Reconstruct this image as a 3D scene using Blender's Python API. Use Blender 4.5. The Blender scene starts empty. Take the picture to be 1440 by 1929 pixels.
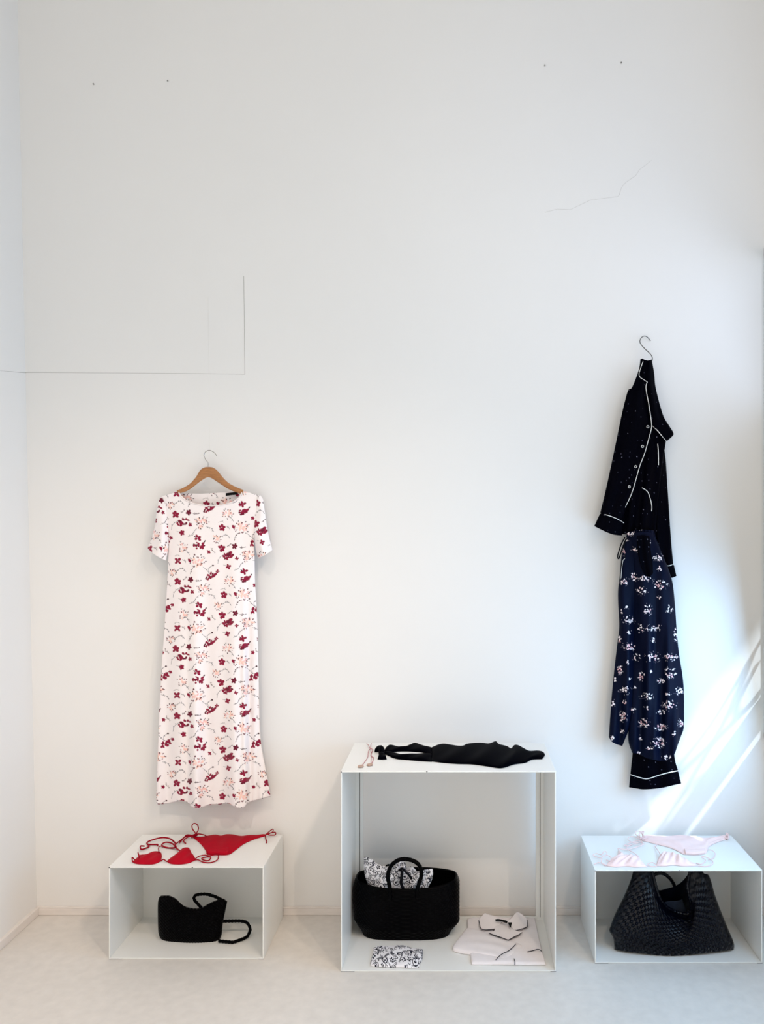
import bpy, math, random
import numpy as np
from mathutils import Vector

# ------------------------------------------------------------------ camera
D, CH, F = 3.324, 1.60, 1500.0          # distance to the back wall, eye height, focal length (pixels of 1440x1929)
CX, CY = 865.0, 1000.0                  # principal point of the shifted lens
sc = bpy.context.scene
col = sc.collection
cam = bpy.data.cameras.new('camera')
cam.sensor_fit = 'VERTICAL'
cam.sensor_height = 24.0
cam.sensor_width = 24.0
cam.lens = F / 1929.0 * 24.0
cam.shift_x = -(CX - 720.0) / 1929.0
cam.shift_y = (CY - 964.5) / 1929.0
cam.clip_start = 0.05
co = bpy.data.objects.new('camera', cam)
col.objects.link(co)
co.location = (0, -D, CH)
co.rotation_euler = (math.pi / 2, 0, 0)
sc.camera = co
# ------------------------------------------------------------------ view, world, lights
sc.view_settings.view_transform = 'Standard'
sc.view_settings.look = 'None'
sc.view_settings.gamma = 1.0
sc.view_settings.use_curve_mapping = False
sc.view_settings.exposure = 0.0
sc.cycles.use_denoising = True
sc.cycles.max_bounces = 8
sc.cycles.transparent_max_bounces = 12
sc.cycles.caustics_reflective = False
sc.cycles.caustics_refractive = False
w = bpy.data.worlds.new('world')
sc.world = w
w.use_nodes = True
w.node_tree.nodes['Background'].inputs[0].default_value = (1.0, 0.935, 0.83, 1)
w.node_tree.nodes['Background'].inputs[1].default_value = 1.08


def lamp(name, kind, loc, energy, color, target=None, direction=None, **kw):
    l = bpy.data.lights.new(name, kind)
    l.energy = energy
    l.color = color
    for k, v in kw.items():
        setattr(l, k, v)
    o = bpy.data.objects.new(name, l)
    col.objects.link(o)
    o.location = loc
    d = Vector(direction) if direction is not None else Vector(target) - Vector(loc)
    o.rotation_euler = d.to_track_quat('-Z', 'Y').to_euler()
    return o


SUN_DIR = (-0.55, 0.19, -0.75)
lamp('sun_light', 'SUN', (4, -3, 5), 9.5, (0.78, 0.91, 1.0), direction=SUN_DIR, angle=math.radians(1.8))
# two ceiling spotlights of the shop, front right
lamp('track_spot_light', 'SPOT', (1.25, -3.25, 3.9), 122, (1.0, 0.81, 0.635), target=(-0.75, -0.5, 0.0),
     spot_size=math.radians(54), spot_blend=1.0, shadow_soft_size=0.018)
lamp('track_spot_light', 'SPOT', (1.15, -2.3, 3.95), 85, (1.0, 0.81, 0.635), target=(-1.6, -0.35, 0.0),
     spot_size=math.radians(54), spot_blend=1.0, shadow_soft_size=0.018)
lamp('track_spot_light', 'SPOT', (-0.75, -3.1, 3.9), 108, (1.0, 0.80, 0.66), target=(-1.45, -0.25, 0.0),
     spot_size=math.radians(54), spot_blend=1.0, shadow_soft_size=0.018)
# daylight entering by the side window (the lower area at the pane, on the room side)
lamp('daylight_and_fill', 'AREA', (1.26, -0.80, 0.76), 29, (0.38, 0.665, 1.0), direction=(-1, 0.0, -0.12),
     shape='RECTANGLE', size=1.3, size_y=1.3)
lamp('daylight_and_fill', 'AREA', (1.26, -0.85, 3.2), 16, (0.53, 0.71, 1.0), direction=(-1, 0.3, 0.15),  # added fill to lift the upper right wall, mostly above the window
     shape='RECTANGLE', size=1.6, size_y=2.2)


# ------------------------------------------------------------------ helpers
def lin(c):
    c = np.asarray(c, float) / 255.0
    return np.where(c <= 0.04045, c / 12.92, ((c + 0.055) / 1.055) ** 2.4)


def material(name, rgb, rough=0.6, spec=0.5, metallic=0.0, noise=0.0, nscale=30.0, bump=0.0, bscale=200.0,
             attr=False, sheen=0.0, detail=4, trans=0.0, stretch=None):
    m = bpy.data.materials.new(name)
    m.use_nodes = True
    nt = m.node_tree
    N, L = nt.nodes, nt.links
    b = N['Principled BSDF']
    b.inputs['Roughness'].default_value = rough
    b.inputs['Specular IOR Level'].default_value = spec
    b.inputs['Metallic'].default_value = metallic
    if sheen:
        b.inputs['Sheen Weight'].default_value = sheen
    if trans:
        b.inputs['Transmission Weight'].default_value = trans
    tc = N.new('ShaderNodeTexCoord')
    mp = N.new('ShaderNodeMapping')
    L.new(tc.outputs['Object'], mp.inputs[0])
    if stretch:
        mp.inputs['Scale'].default_value = stretch
    nz = N.new('ShaderNodeTexNoise')
    nz.inputs['Scale'].default_value = nscale
    nz.inputs['Detail'].default_value = detail
    L.new(mp.outputs[0], nz.inputs['Vector'])
    mx = N.new('ShaderNodeMix')
    mx.data_type = 'RGBA'
    mx.blend_type = 'MULTIPLY'
    mx.inputs[0].default_value = 1.0
    if attr:
        at = N.new('ShaderNodeAttribute')
        at.attribute_name = 'print'
        L.new(at.outputs['Color'], mx.inputs[6])
    else:
        r = lin(rgb)
        mx.inputs[6].default_value = (r[0], r[1], r[2], 1)
    cr = N.new('ShaderNodeMapRange')
    cr.inputs[1].default_value = 0.3
    cr.inputs[2].default_value = 0.7
    cr.inputs[3].default_value = 1.0 - noise
    cr.inputs[4].default_value = 1.0
    L.new(nz.outputs['Fac'], cr.inputs[0])
    L.new(cr.outputs[0], mx.inputs[7])
    L.new(mx.outputs[2], b.inputs['Base Color'])
    if bump:
        n2 = N.new('ShaderNodeTexNoise')
        n2.inputs['Scale'].default_value = bscale
        n2.inputs['Detail'].default_value = 3
        L.new(mp.outputs[0], n2.inputs['Vector'])
        bp = N.new('ShaderNodeBump')
        bp.inputs['Strength'].default_value = bump
        bp.inputs['Distance'].default_value = 0.002
        L.new(n2.outputs['Fac'], bp.inputs['Height'])
        L.new(bp.outputs[0], b.inputs['Normal'])
    return m


def mesh_obj(name, V, Q, mat, parent=None, colors=None, smooth=True):
    """one mesh object from arrays; Q is an (n,4) or (n,3) array or a list of tuples"""
    me = bpy.data.meshes.new(name)
    V = np.asarray(V, np.float32).reshape(-1, 3)
    if isinstance(Q, np.ndarray):
        n, k = Q.shape
        me.vertices.add(len(V))
        me.vertices.foreach_set('co', V.ravel())
        me.loops.add(n * k)
        me.loops.foreach_set('vertex_index', Q.astype(np.int32).ravel())
        me.polygons.add(n)
        me.polygons.foreach_set('loop_start', np.arange(0, n * k, k, dtype=np.int32))
        me.update(calc_edges=True)
        me.validate()
    else:
        me.from_pydata(V.tolist(), [], Q)
    me.polygons.foreach_set('use_smooth', np.full(len(me.polygons), smooth))
    if colors is not None:
        a = me.color_attributes.new('print', 'FLOAT_COLOR', 'POINT')
        c = np.ones((len(V), 4), np.float32)
        c[:, :3] = np.asarray(colors).reshape(-1, 3)
        a.data.foreach_set('color', c.ravel())
    me.materials.append(mat)
    me.update()
    o = bpy.data.objects.new(name, me)
    col.objects.link(o)
    if parent is not None:
        o.parent = parent
        o.matrix_parent_inverse = parent.matrix_world.inverted()
        if parent.type == 'EMPTY':
            o.matrix_parent_inverse.identity()
            o.location = tuple(-c for c in parent.location)
    return o


def tag(o, label, cat, group=None):
    o['label'] = label
    o['category'] = cat
    if group:
        o['group'] = group
    return o


def thing(name, label, cat, loc, group=None):
    o = bpy.data.objects.new(name, None)
    o.empty_display_size = 0.05
    col.objects.link(o)
    o.location = loc
    return tag(o, label, cat, group)


def struct(o):
    o['kind'] = 'structure'
    return o


def boxes(bl):
    """[(x0,x1,y0,y1,z0,z1)] -> V, Q"""
    V, Q = [], []
    for x0, x1, y0, y1, z0, z1 in bl:
        n = len(V)
        V += [(x0, y0, z0), (x1, y0, z0), (x1, y1, z0), (x0, y1, z0), (x0, y0, z1), (x1, y0, z1), (x1, y1, z1), (x0, y1, z1)]
        Q += [(n, n + 3, n + 2, n + 1), (n + 4, n + 5, n + 6, n + 7), (n, n + 1, n + 5, n + 4), (n + 1, n + 2, n + 6, n + 5),
              (n + 2, n + 3, n + 7, n + 6), (n + 3, n, n + 4, n + 7)]
    return V, Q


def box_obj(name, bl, mat, parent=None, bevel=0.0):
    V, Q = boxes(bl)
    o = mesh_obj(name, V, Q, mat, parent, smooth=False)
    if bevel:
        b = o.modifiers.new('bevel', 'BEVEL')
        b.width = bevel
        b.segments = 2
    return o


def smooth_poly(pts, n, closed=False):
    """Catmull-Rom through pts, resampled evenly to n points"""
    P = np.asarray(pts, float)
    m = len(P)
    if m == 2 and not closed:
        t = np.linspace(0, 1, n)[:, None]
        return P[0] * (1 - t) + P[1] * t
    out = []
    rng = range(m) if closed else range(m - 1)
    for i in rng:
        if closed:
            p0, p1, p2, p3 = P[(i - 1) % m], P[i], P[(i + 1) % m], P[(i + 2) % m]
        else:
            p1, p2 = P[i], P[i + 1]
            p0 = P[i - 1] if i > 0 else 2 * p1 - p2
            p3 = P[i + 2] if i + 2 < m else 2 * p2 - p1
        t = np.linspace(0, 1, 16, endpoint=False)[:, None]
        out.append(0.5 * (2 * p1 + (p2 - p0) * t + (2 * p0 - 5 * p1 + 4 * p2 - p3) * t ** 2 + (-p0 + 3 * p1 - 3 * p2 + p3) * t ** 3))
    out = np.vstack(out + [P[:1] if closed else P[-1:]])
    return resample(out, n, closed)


def resample(P, n, closed=False):
    P = np.asarray(P, float)
    s = np.concatenate([[0], np.cumsum(np.linalg.norm(np.diff(P, axis=0), axis=1))])
    t = np.linspace(0, s[-1], n + 1)[:-1] if closed else np.linspace(0, s[-1], n)
    return np.stack([np.interp(t, s, P[:, k]) for k in range(P.shape[1])], 1)


def tube_arrays(pts, r, seg=8, flat=1.0, closed=False):
    P = np.asarray(pts, float)
    n = len(P)
    r = np.broadcast_to(np.asarray(r, float), (n,))
    T = np.gradient(P, axis=0)
    if closed:
        T = np.roll(P, -1, 0) - np.roll(P, 1, 0)
    T /= np.maximum(np.linalg.norm(T, axis=1, keepdims=True), 1e-9)
    a = np.array([0, 0, 1.0])
    if abs(T[0] @ a) > 0.9:
        a = np.array([0, 1.0, 0])
    u = np.cross(T[0], a)
    u /= np.linalg.norm(u)
    V = np.zeros((n, seg, 3))
    an = np.linspace(0, 2 * np.pi, seg, endpoint=False)
    for i in range(n):
        u = u - T[i] * (u @ T[i])
        u /= max(np.linalg.norm(u), 1e-9)
        v = np.cross(T[i], u)
        V[i] = P[i] + r[i] * (np.cos(an)[:, None] * u + flat * np.sin(an)[:, None] * v)
    Q = []
    for i in range(n if closed else n - 1):
        j = (i + 1) % n
        for k in range(seg):
            k2 = (k + 1) % seg
            Q.append((i * seg + k, i * seg + k2, j * seg + k2, j * seg + k))
    if not closed:
        Q.append(tuple(range(seg))[::-1])
        Q.append(tuple((n - 1) * seg + k for k in range(seg)))
    return V.reshape(-1, 3), Q


def tubes(name, lists, mat, parent=None, seg=8):
    """lists: [(pts3d, radius)], all one mesh"""
    V, Q = [], []
    for it in lists:
        v, q = tube_arrays(it[0], it[1], seg, it[2] if len(it) > 2 else 1.0)
        n = len(V)
        V += v.tolist()
        Q += [tuple(i + n for i in f) for f in q]
    return mesh_obj(name, V, Q, mat, parent)


def at(px, py, y):
    """world point seen at a pixel of the photograph on the vertical plane y (y<0 is in front of the back wall)"""
    px, py, y = np.broadcast_arrays(np.asarray(px, float), np.asarray(py, float), np.asarray(y, float))
    d = y + D
    return np.stack([(px - CX) * d / F, y, CH - (py - CY) * d / F], -1)


def onz(px, py, z):
    """world point seen at a pixel on the horizontal plane z"""
    px, py, z = np.broadcast_arrays(np.asarray(px, float), np.asarray(py, float), np.asarray(z, float))
    d = (CH - z) * F / (py - CY)
    return np.stack([(px - CX) * d / F, d - D, z], -1)


def grid_quads(nv, nu, wrap=False, off=0):
    i, j = np.meshgrid(np.arange(nv - 1), np.arange(nu if wrap else nu - 1), indexing='ij')
    j2 = (j + 1) % nu
    return off + np.stack([i * nu + j, (i + 1) * nu + j, (i + 1) * nu + j2, i * nu + j2], -1).reshape(-1, 4)


def coons(top, bottom, left, right, nu, nv, sm=True):
    f = smooth_poly if sm else (lambda p, n: resample(p, n))
    T, B, Lf, R = f(top, nu), f(bottom, nu), f(left, nv), f(right, nv)
    u = np.linspace(0, 1, nu)[None, :, None]
    v = np.linspace(0, 1, nv)[:, None, None]
    S = (1 - v) * T[None] + v * B[None] + (1 - u) * Lf[:, None] + u * R[:, None]
    S -= (1 - u) * (1 - v) * T[0] + u * (1 - v) * T[-1] + (1 - u) * v * B[0] + u * v * B[-1]
    return S


def shell(name, Pf, Pb, mat, parent, colf=None, colb=None, caps=False):
    """front and back grids joined along both sides (a flattened tube of cloth, open at top and hem unless caps)"""
    nv, nu, _ = Pf.shape
    A = np.concatenate([Pf, Pb[:, ::-1]], 1)
    Q = grid_quads(nv, 2 * nu, wrap=True)
    C = None
    if colf is not None:
        C = np.concatenate([colf, (colf if colb is None else colb)[:, ::-1]], 1)
    if caps:
        k = np.arange(nu - 1)
        t = np.stack([k, k + 1, 2 * nu - 2 - k, 2 * nu - 1 - k], -1)
        b = t[:, ::-1] + (nv - 1) * 2 * nu
        Q = np.vstack([Q, t, b])
    return mesh_obj(name, A, Q, mat, parent, C)


def uv(nv, nu):
    return np.meshgrid(np.linspace(0, 1, nu), np.linspace(0, 1, nv))


def round_prof(u, k=0.5):
    return np.clip(1 - (2 * u - 1) ** 2, 0, 1) ** k


# ------------------------------------------------------------------ painter for printed cloth
class Paint:
    def __init__(s, w, h, bg, x0=0.0, y0=0.0, k=1.0, wrap=True):
        s.w, s.h, s.x0, s.y0, s.k, s.wrap = w, h, x0, y0, k, wrap
        s.a = np.empty((h, w, 3))
        s.a[:] = lin(bg)

    def _win(s, x0, x1, y0, y1):
        xs, ys = np.arange(int(x0) - 1, int(x1) + 2), np.arange(int(y0) - 1, int(y1) + 2)
        if not s.wrap:
            xs = xs[(xs >= 0) & (xs < s.w)]
            ys = ys[(ys >= 0) & (ys < s.h)]
        return xs, ys

    def put(s, xs, ys, m, c):
        if len(xs) == 0 or len(ys) == 0:
            return
        I, J = np.meshgrid(ys % s.h, xs % s.w, indexing='ij')
        s.a[I, J] = s.a[I, J] * (1 - m[..., None]) + lin(c) * m[..., None]

    def ell(s, cx, cy, rx, ry, ang, c, al=1.0, soft=1.0):
        R = max(rx, ry)
        xs, ys = s._win(cx - R, cx + R, cy - R, cy + R)
        X, Y = np.meshgrid(xs - cx, ys - cy)
        ca, sa = math.cos(ang), math.sin(ang)
        d = np.sqrt(((X * ca + Y * sa) / rx) ** 2 + ((-X * sa + Y * ca) / ry) ** 2)
        s.put(xs, ys, np.clip((1 - d) * min(rx, ry) / soft + 0.5, 0, 1) * al, c)

    def ring(s, cx, cy, r, wd, c, a0=None, a1=None):
        xs, ys = s._win(cx - r - wd, cx + r + wd, cy - r - wd, cy + r + wd)
        X, Y = np.meshgrid(xs - cx, ys - cy)
        m = np.clip(wd / 2 - np.abs(np.hypot(X, Y) - r) + 0.5, 0, 1)
        if a0 is not None:
            m = m * ((np.arctan2(Y, X) - a0) % (2 * np.pi) < (a1 - a0))
        s.put(xs, ys, m, c)

    def line(s, pts, wd, c, al=1.0):
        P = smooth_poly(pts, max(4, int(sum(math.dist(pts[i], pts[i + 1]) for i in range(len(pts) - 1)) / max(wd * 0.5, 0.7))))
        for x, y in P:
            s.ell(x, y, wd / 2, wd / 2, 0, c, al)

    def sample(s, X, Y):
        x = (X - s.x0) * s.k
        y = (Y - s.y0) * s.k
        x0, y0 = np.floor(x).astype(int), np.floor(y).astype(int)
        fx, fy = (x - x0)[..., None], (y - y0)[..., None]
        if s.wrap:
            g = lambda yy, xx: s.a[yy % s.h, xx % s.w]
        else:
            g = lambda yy, xx: s.a[np.clip(yy, 0, s.h - 1), np.clip(xx, 0, s.w - 1)]
        return g(y0, x0) * (1 - fx) * (1 - fy) + g(y0, x0 + 1) * fx * (1 - fy) + g(y0 + 1, x0) * (1 - fx) * fy + g(y0 + 1, x0 + 1) * fx * fy


# ------------------------------------------------------------------ materials
M = {}
M['wall'] = material('white_wall_paint', (236, 234, 232), 0.85, 0.2, noise=0.02, nscale=1.2, bump=0.10, bscale=60)
M['ceiling'] = material('ceiling_paint', (232, 230, 227), 0.9, 0.2, noise=0.02, nscale=2)
M['skirting'] = material('skirting_paint', (233, 226, 221), 0.5, 0.4, noise=0.07, nscale=14, stretch=(1, 1, 4))
M['floor'] = material('pale_concrete', (222, 217, 211), 0.42, 0.45, noise=0.09, nscale=26, bump=0.05, bscale=120, detail=8)
M['box'] = material('white_lacquered_metal', (236, 236, 233), 0.32, 0.5, noise=0.02, nscale=3, bump=0.02, bscale=40)
M['chip'] = material('bare_dark_metal', (50, 48, 46), 0.5, 0.4)
M['crack'] = material('hairline_crack', (150, 147, 142), 0.9, 0.1)
M['faint'] = material('faint_crack', (205, 202, 197), 0.9, 0.1)
M['wood'] = material('beech_wood', (178, 122, 74), 0.4, 0.4, noise=0.30, nscale=30, stretch=(1.2, 6, 8))
M['steel'] = material('polished_steel', (170, 168, 165), 0.25, 0.5, metallic=1.0)
M['darksteel'] = material('brushed_steel', (120, 118, 116), 0.35, 0.5, metallic=1.0)
M['thread'] = material('nylon_thread', (225, 222, 216), 0.3, 0.3)
M['nail'] = material('nail_head_metal', (150, 147, 143), 0.5, 0.4, metallic=0.6)
M['dress'] = material('floral_viscose', (255, 255, 255), 0.75, 0.25, attr=True, sheen=0.15, noise=0.02, nscale=60)
M['labelshade'] = material('black_woven_label_and_shade', (8, 8, 8), 0.7, 0.1)
M['dots'] = material('dotted_navy_satin', (255, 255, 255), 0.5, 0.02, attr=True, noise=0.1, nscale=20)
M['navyfloral'] = material('navy_floral_satin', (255, 255, 255), 0.45, 0.05, attr=True, noise=0.1, nscale=20)
M['piping'] = material('white_piping', (222, 220, 215), 0.6, 0.3)
M['navypiping'] = material('navy_piping', (26, 25, 36), 0.6, 0.3)
M['button'] = material('pearl_button', (176, 174, 170), 0.3, 0.6)
M['navycord'] = material('navy_cord', (4, 4, 9), 0.6, 0.1)
M['red'] = material('red_lycra', (178, 6, 34), 0.6, 0.08, noise=0.12, nscale=40)
M['redcord'] = material('red_cord', (158, 6, 32), 0.6, 0.1, noise=0.2, nscale=60)
M['pink'] = material('pale_pink_lycra', (252, 222, 218), 0.6, 0.3, noise=0.05, nscale=40)
M['pinkcord'] = material('pale_pink_cord', (244, 214, 212), 0.6, 0.3, noise=0.1, nscale=60)
M['blackswim'] = material('black_lycra', (1, 1, 6), 0.6, 0.012, noise=0.3, nscale=30)
M['rosecord'] = material('rose_cord', (205, 128, 136), 0.6, 0.3, noise=0.4, nscale=300)
M['bead'] = material('rose_gold_disc', (205, 168, 148), 0.35, 0.5, metallic=0.5, noise=0.3, nscale=400)
M['blackleather'] = material('black_leather', (1, 1, 2), 0.40, 0.045, noise=0.3, nscale=80)
M['navyleather'] = material('blue_black_leather', (2, 4, 15), 0.28, 0.26, noise=0.3, nscale=80)
M['lining'] = material('slate_lining', (38, 46, 62), 0.8, 0.2, noise=0.3, nscale=60)
M['paisley'] = material('paisley_cotton', (255, 255, 255), 0.8, 0.2, attr=True, noise=0.03, nscale=80)
M['cotton'] = material('white_cotton', (236, 230, 232), 0.8, 0.2, noise=0.03, nscale=40, bump=0.05, bscale=300)
M['frame'] = material('window_frame_paint', (150, 178, 186), 0.4, 0.5)
M['streakbar'] = material('streak_bar_metal', (60, 60, 62), 0.5, 0.4, metallic=0.4)
M['sunwall'] = material('sun_blocker_stone', (170, 168, 164), 0.9, 0.2, noise=0.2, nscale=20)
M['sunslab'] = material('sun_blocker_canvas', (205, 200, 190), 0.9, 0.1, noise=0.05, nscale=10)
mg = bpy.data.materials.new('clear_glass')
mg.use_nodes = True
nt = mg.node_tree
nt.nodes.clear()
out = nt.nodes.new('ShaderNodeOutputMaterial')
mixs = nt.nodes.new('ShaderNodeMixShader')
fr = nt.nodes.new('ShaderNodeFresnel')
fr.inputs[0].default_value = 1.2
tr = nt.nodes.new('ShaderNodeBsdfTransparent')
gl = nt.nodes.new('ShaderNodeBsdfGlossy')
gl.inputs['Roughness'].default_value = 0.02
nt.links.new(fr.outputs[0], mixs.inputs[0])
nt.links.new(tr.outputs[0], mixs.inputs[1])
nt.links.new(gl.outputs[0], mixs.inputs[2])
nt.links.new(mixs.outputs[0], out.inputs[0])
M['glass'] = mg

# ------------------------------------------------------------------ the room
XL0, XL1 = -1.762, -1.869          # the left wall leans: at the floor, at the ceiling
XR, ZC, YF = 1.276, 5.0, -4.6
struct(box_obj('floor', [(-2.2, XR + 0.12, YF, 0.15, -0.12, 0.0)], M['floor']))
struct(box_obj('ceiling', [(-2.2, XR + 0.12, YF, 0.15, ZC, ZC + 0.1)], M['ceiling']))
wb = struct(box_obj('wall_back', [(-2.2, XR + 0.12, 0.0, 0.15, 0.0, ZC)], M['wall']))
V = [(XL0, YF, 0), (XL0, 0, 0), (XL1, 0, ZC), (XL1, YF, ZC), (-2.2, YF, 0), (-2.2, 0, 0), (-2.2, 0, ZC), (-2.2, YF, ZC)]
Q = [(0, 1, 2, 3), (4, 7, 6, 5), (0, 3, 7, 4), (1, 5, 6, 2), (3, 2, 6, 7), (0, 4, 5, 1)]
wl = struct(mesh_obj('wall_left', V, Q, M['wall'], smooth=False))
# right wall with the tall side window that lights the corner
WY0, WY1, WZ0, WZ1 = 0.0, -1.85, 0.735, 2.78
struct(box_obj('wall_right', [(XR, XR + 0.06, -2.6, WY1, 0, ZC), (XR, XR + 0.06, YF, -2.6, 3.0, ZC), (XR, XR + 0.06, YF, -4.5, 0, 3.0), (XR, XR + 0.06, WY1, 0, 0, WZ0), (XR, XR + 0.06, WY1, 0, WZ1, ZC)], M['wall']))
win = struct(box_obj('window_1', [(XR - 0.002, XR + 0.004, WY0 - 0.005, WY0, WZ0, WZ1), (XR - 0.002, XR + 0.05, WY1, WY1 + 0.04, WZ0, WZ1),
                                  (XR - 0.002, XR + 0.05, WY1, WY0, WZ0, WZ0 + 0.02), (XR - 0.002, XR + 0.05, WY1, WY0, WZ1 - 0.04, WZ1),
                                  (XR + 0.005, XR + 0.045, WY1, WY0, 0.85, 0.935)], M['frame']))
box_obj('glass_pane', [(XR + 0.024, XR + 0.028, WY1 + 0.02, WY0 - 0.01, WZ0 + 0.01, WZ1 - 0.02)], M['glass'], win)
gx = XR + 0.055
gr = []
for pts, r in [([(-0.02, 1.24), (-0.10, 1.17), (-0.19, 1.19), (-0.32, 1.10)], 0.006),
               ([(-0.03, 1.02), (-0.09, 1.08), (-0.15, 1.16), (-0.20, 1.28), (-0.22, 1.40)], 0.008),
               ([(-0.04, 1.22), (-0.07, 1.12), (-0.13, 1.05), (-0.22, 1.00), (-0.34, 1.01)], 0.008),
               ([(-0.09, 0.94), (-0.12, 1.02), (-0.17, 1.03), (-0.19, 0.98), (-0.16, 0.95)], 0.006),
               ([(-0.03, 1.16), (-0.06, 1.10), (-0.05, 1.04), (-0.02, 1.03)], 0.006),
               ([(-0.12, 0.74), (-0.15, 0.80), (-0.16, 0.90)], 0.008),
               ([(-0.20, 0.74), (-0.23, 0.80), (-0.30, 0.86)], 0.010)]:
    gr.append((smooth_poly([(gx, a, b) for a, b in pts], 24), r))
tubes('streak_bars', gr, M['streakbar'], win, 6)  # unseen bars added to split the sun into streaks on the wall
# awning added outside above the window, unseen, to keep the high sun off
V = [(XR + 0.06, 0.3, 2.85), (XR + 0.06, -2.4, 2.85), (XR + 1.14, -2.4, 2.80), (XR + 1.14, 0.3, 2.80)]
V += [(x, y, z - 0.03) for x, y, z in V]
struct(mesh_obj('sun_blocker_1', V, [(0, 1, 2, 3), (7, 6, 5, 4), (0, 4, 5, 1), (1, 5, 6, 2), (2, 6, 7, 3), (3, 7, 4, 0)], M['sunslab'], smooth=False))
# unseen low wall added outside to block sun through the rest of the window
struct(box_obj('sun_blocker_2', [(1.46, 1.56, -2.6, -0.32, 0, 1.60)], M['sunwall']))
# skirting boards
struct(box_obj('baseboard_back', [(XL0, XR, -0.012, 0, 0, 0.028), (XL0, XR, -0.010, 0, 0.028, 0.034)], M['skirting'], bevel=0.002))
bl = struct(box_obj('baseboard_left', [(XL0 - 0.002, XL0 + 0.014, YF, -0.0125, 0, 0.034)], M['skirting'], bevel=0.002))
# seams and cracks of the plaster
def wall_line(name, pts, wd, mat, parent):
    P = resample(np.array(pts, float), 60)
    tubes(name, [(at(P[:, 0], P[:, 1], -0.0003), wd)], mat, parent, 4)


wall_line('crack', [(47, 701.5), (140, 702), (260, 703), (380, 704), (462, 705)], 0.0005, M['crack'], wb)
wall_line('crack', [(459.6, 520), (460.4, 600), (461.5, 704)], 0.0006, M['crack'], wb)
wall_line('crack', [(1027, 400), (1050, 394), (1075, 395), (1100, 383), (1112, 377), (1166, 370), (1172, 352), (1180, 343), (1198, 331), (1205, 320), (1228, 302)], 0.0005, M['faint'], wb)
zl = 1.6 + 298 * D / F
yl = -D * (1 - 795 / 865.0)
xl = XL0 + (XL1 - XL0) * zl / ZC
tubes('crack', [(np.array([(xl + 0.0003, 0, zl), (xl - 0.000, yl - 0.08, zl - 0.055)]), 0.0007)], M['crack'], wl, 4)
for (x, y), lb in zip([(176, 158), (316, 152), (1027, 123), (1171, 118)],
                      ['tiny grey nail in the white wall, topmost left one near the corner',
                       'tiny grey nail in the white wall, second from the left corner',
                       'tiny grey nail high in the white wall, left of the two above the jagged crack',
                       'tiny grey nail high in the white wall, right of the two above the jagged crack']):
    p = at(x, y, -0.004)
    o = tubes('wall_nail', [(np.array([p + (0, 0.006, 0), p + (0, 0.0005, 0), p, p - (0, 0.002, 0)]), np.array([0.001, 0.0015, 0.0030, 0.0028]))], M['nail'], None, 10)
    tag(o, lb, 'nail', 'nails high on the white wall')

# ------------------------------------------------------------------ white display boxes
T = 0.0045
BOX = {'left': (-1.3085, -0.7296, -0.350, -0.033, 0.345),
       'centre': (-0.429, 0.352, -0.436, -0.054, 0.728),
       'right': (0.503, 1.123, -0.379, -0.044, 0.345)}


def display_box(key, label, back):
    x0, x1, y0, y1, z1 = BOX[key]
    r = thing('display_box', label, 'display box', ((x0 + x1) / 2, (y0 + y1) / 2, 0), 'white metal display boxes on the floor')
    box_obj('top_panel', [(x0, x1, y0, y1, z1 - T, z1)], M['box'], r, 0.0012)
    box_obj('bottom_panel', [(x0, x1, y0, y1, 0.0005, T)], M['box'], r, 0.0012)
    for a in (x0, x1 - T):
        box_obj('side_panel', [(a, a + T, y0, y1, T, z1 - T)], M['box'], r, 0.0012)
    if back == 'panel':
        box_obj('back_panel', [(x0 + T, x1 - T, y1 - T, y1 - 0.0003, T, z1 - T)], M['box'], r)
    else:
        f = 0.016
        box_obj('back_frame', [(x0 + T, x0 + T + 2 * f, y1 - T, y1, T + 0.012, z1 - T - 0.03), (x1 - T - 2 * f, x1 - T, y1 - T, y1, T + 0.012, z1 - T - 0.03),
                               (x0 + T, x1 - T, y1 - T, y1, T, T + 0.012), (x0 + T, x1 - T, y1 - T, y1, z1 - T - 0.03, z1 - T)], M['box'], r)
        for fs_ in [(x0 + T + f, x0 + T + f + 0.0025, y1 - T - 0.001, y1 - T + 0.001, T + 0.012, z1 - T - 0.03),
                                   (x1 - T - f, x1 - T - f + 0.0025, y1 - T - 0.001, y1 - T + 0.001, T + 0.012, z1 - T - 0.03)]:
            box_obj('frame_seam', [fs_], M['chip'], r)['label'] = 'dark seam'
    for ce in [(x0 - 0.0004, x0 + 0.004, y0 - 0.0004, y0 + 0.003, z1 - 0.004, z1 - 0.001), (x0, x0 + 0.05, y0 - 0.0004, y0 + 0.002, 0.0004, 0.0018),
                             (x1 - 0.02, x1 + 0.0004, y0 - 0.0004, y0 + 0.003, 0.0004, 0.002), (x0 + 0.31, x0 + 0.315, y0 - 0.0004, y0 + 0.001, z1 - 0.003, z1 - 0.0005)]:
        box_obj('chipped_edge', [ce], M['chip'], r)['label'] = 'dark chip in the white paint'
    return r


display_box('left', 'low white metal box under the flowered dress, holding the small black bag', 'panel')
display_box('centre', 'tall white open-backed metal box holding the black tote and folded shirt', 'frame')
display_box('right', 'low white metal box at right, holding the big dark woven bag', 'panel')

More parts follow.
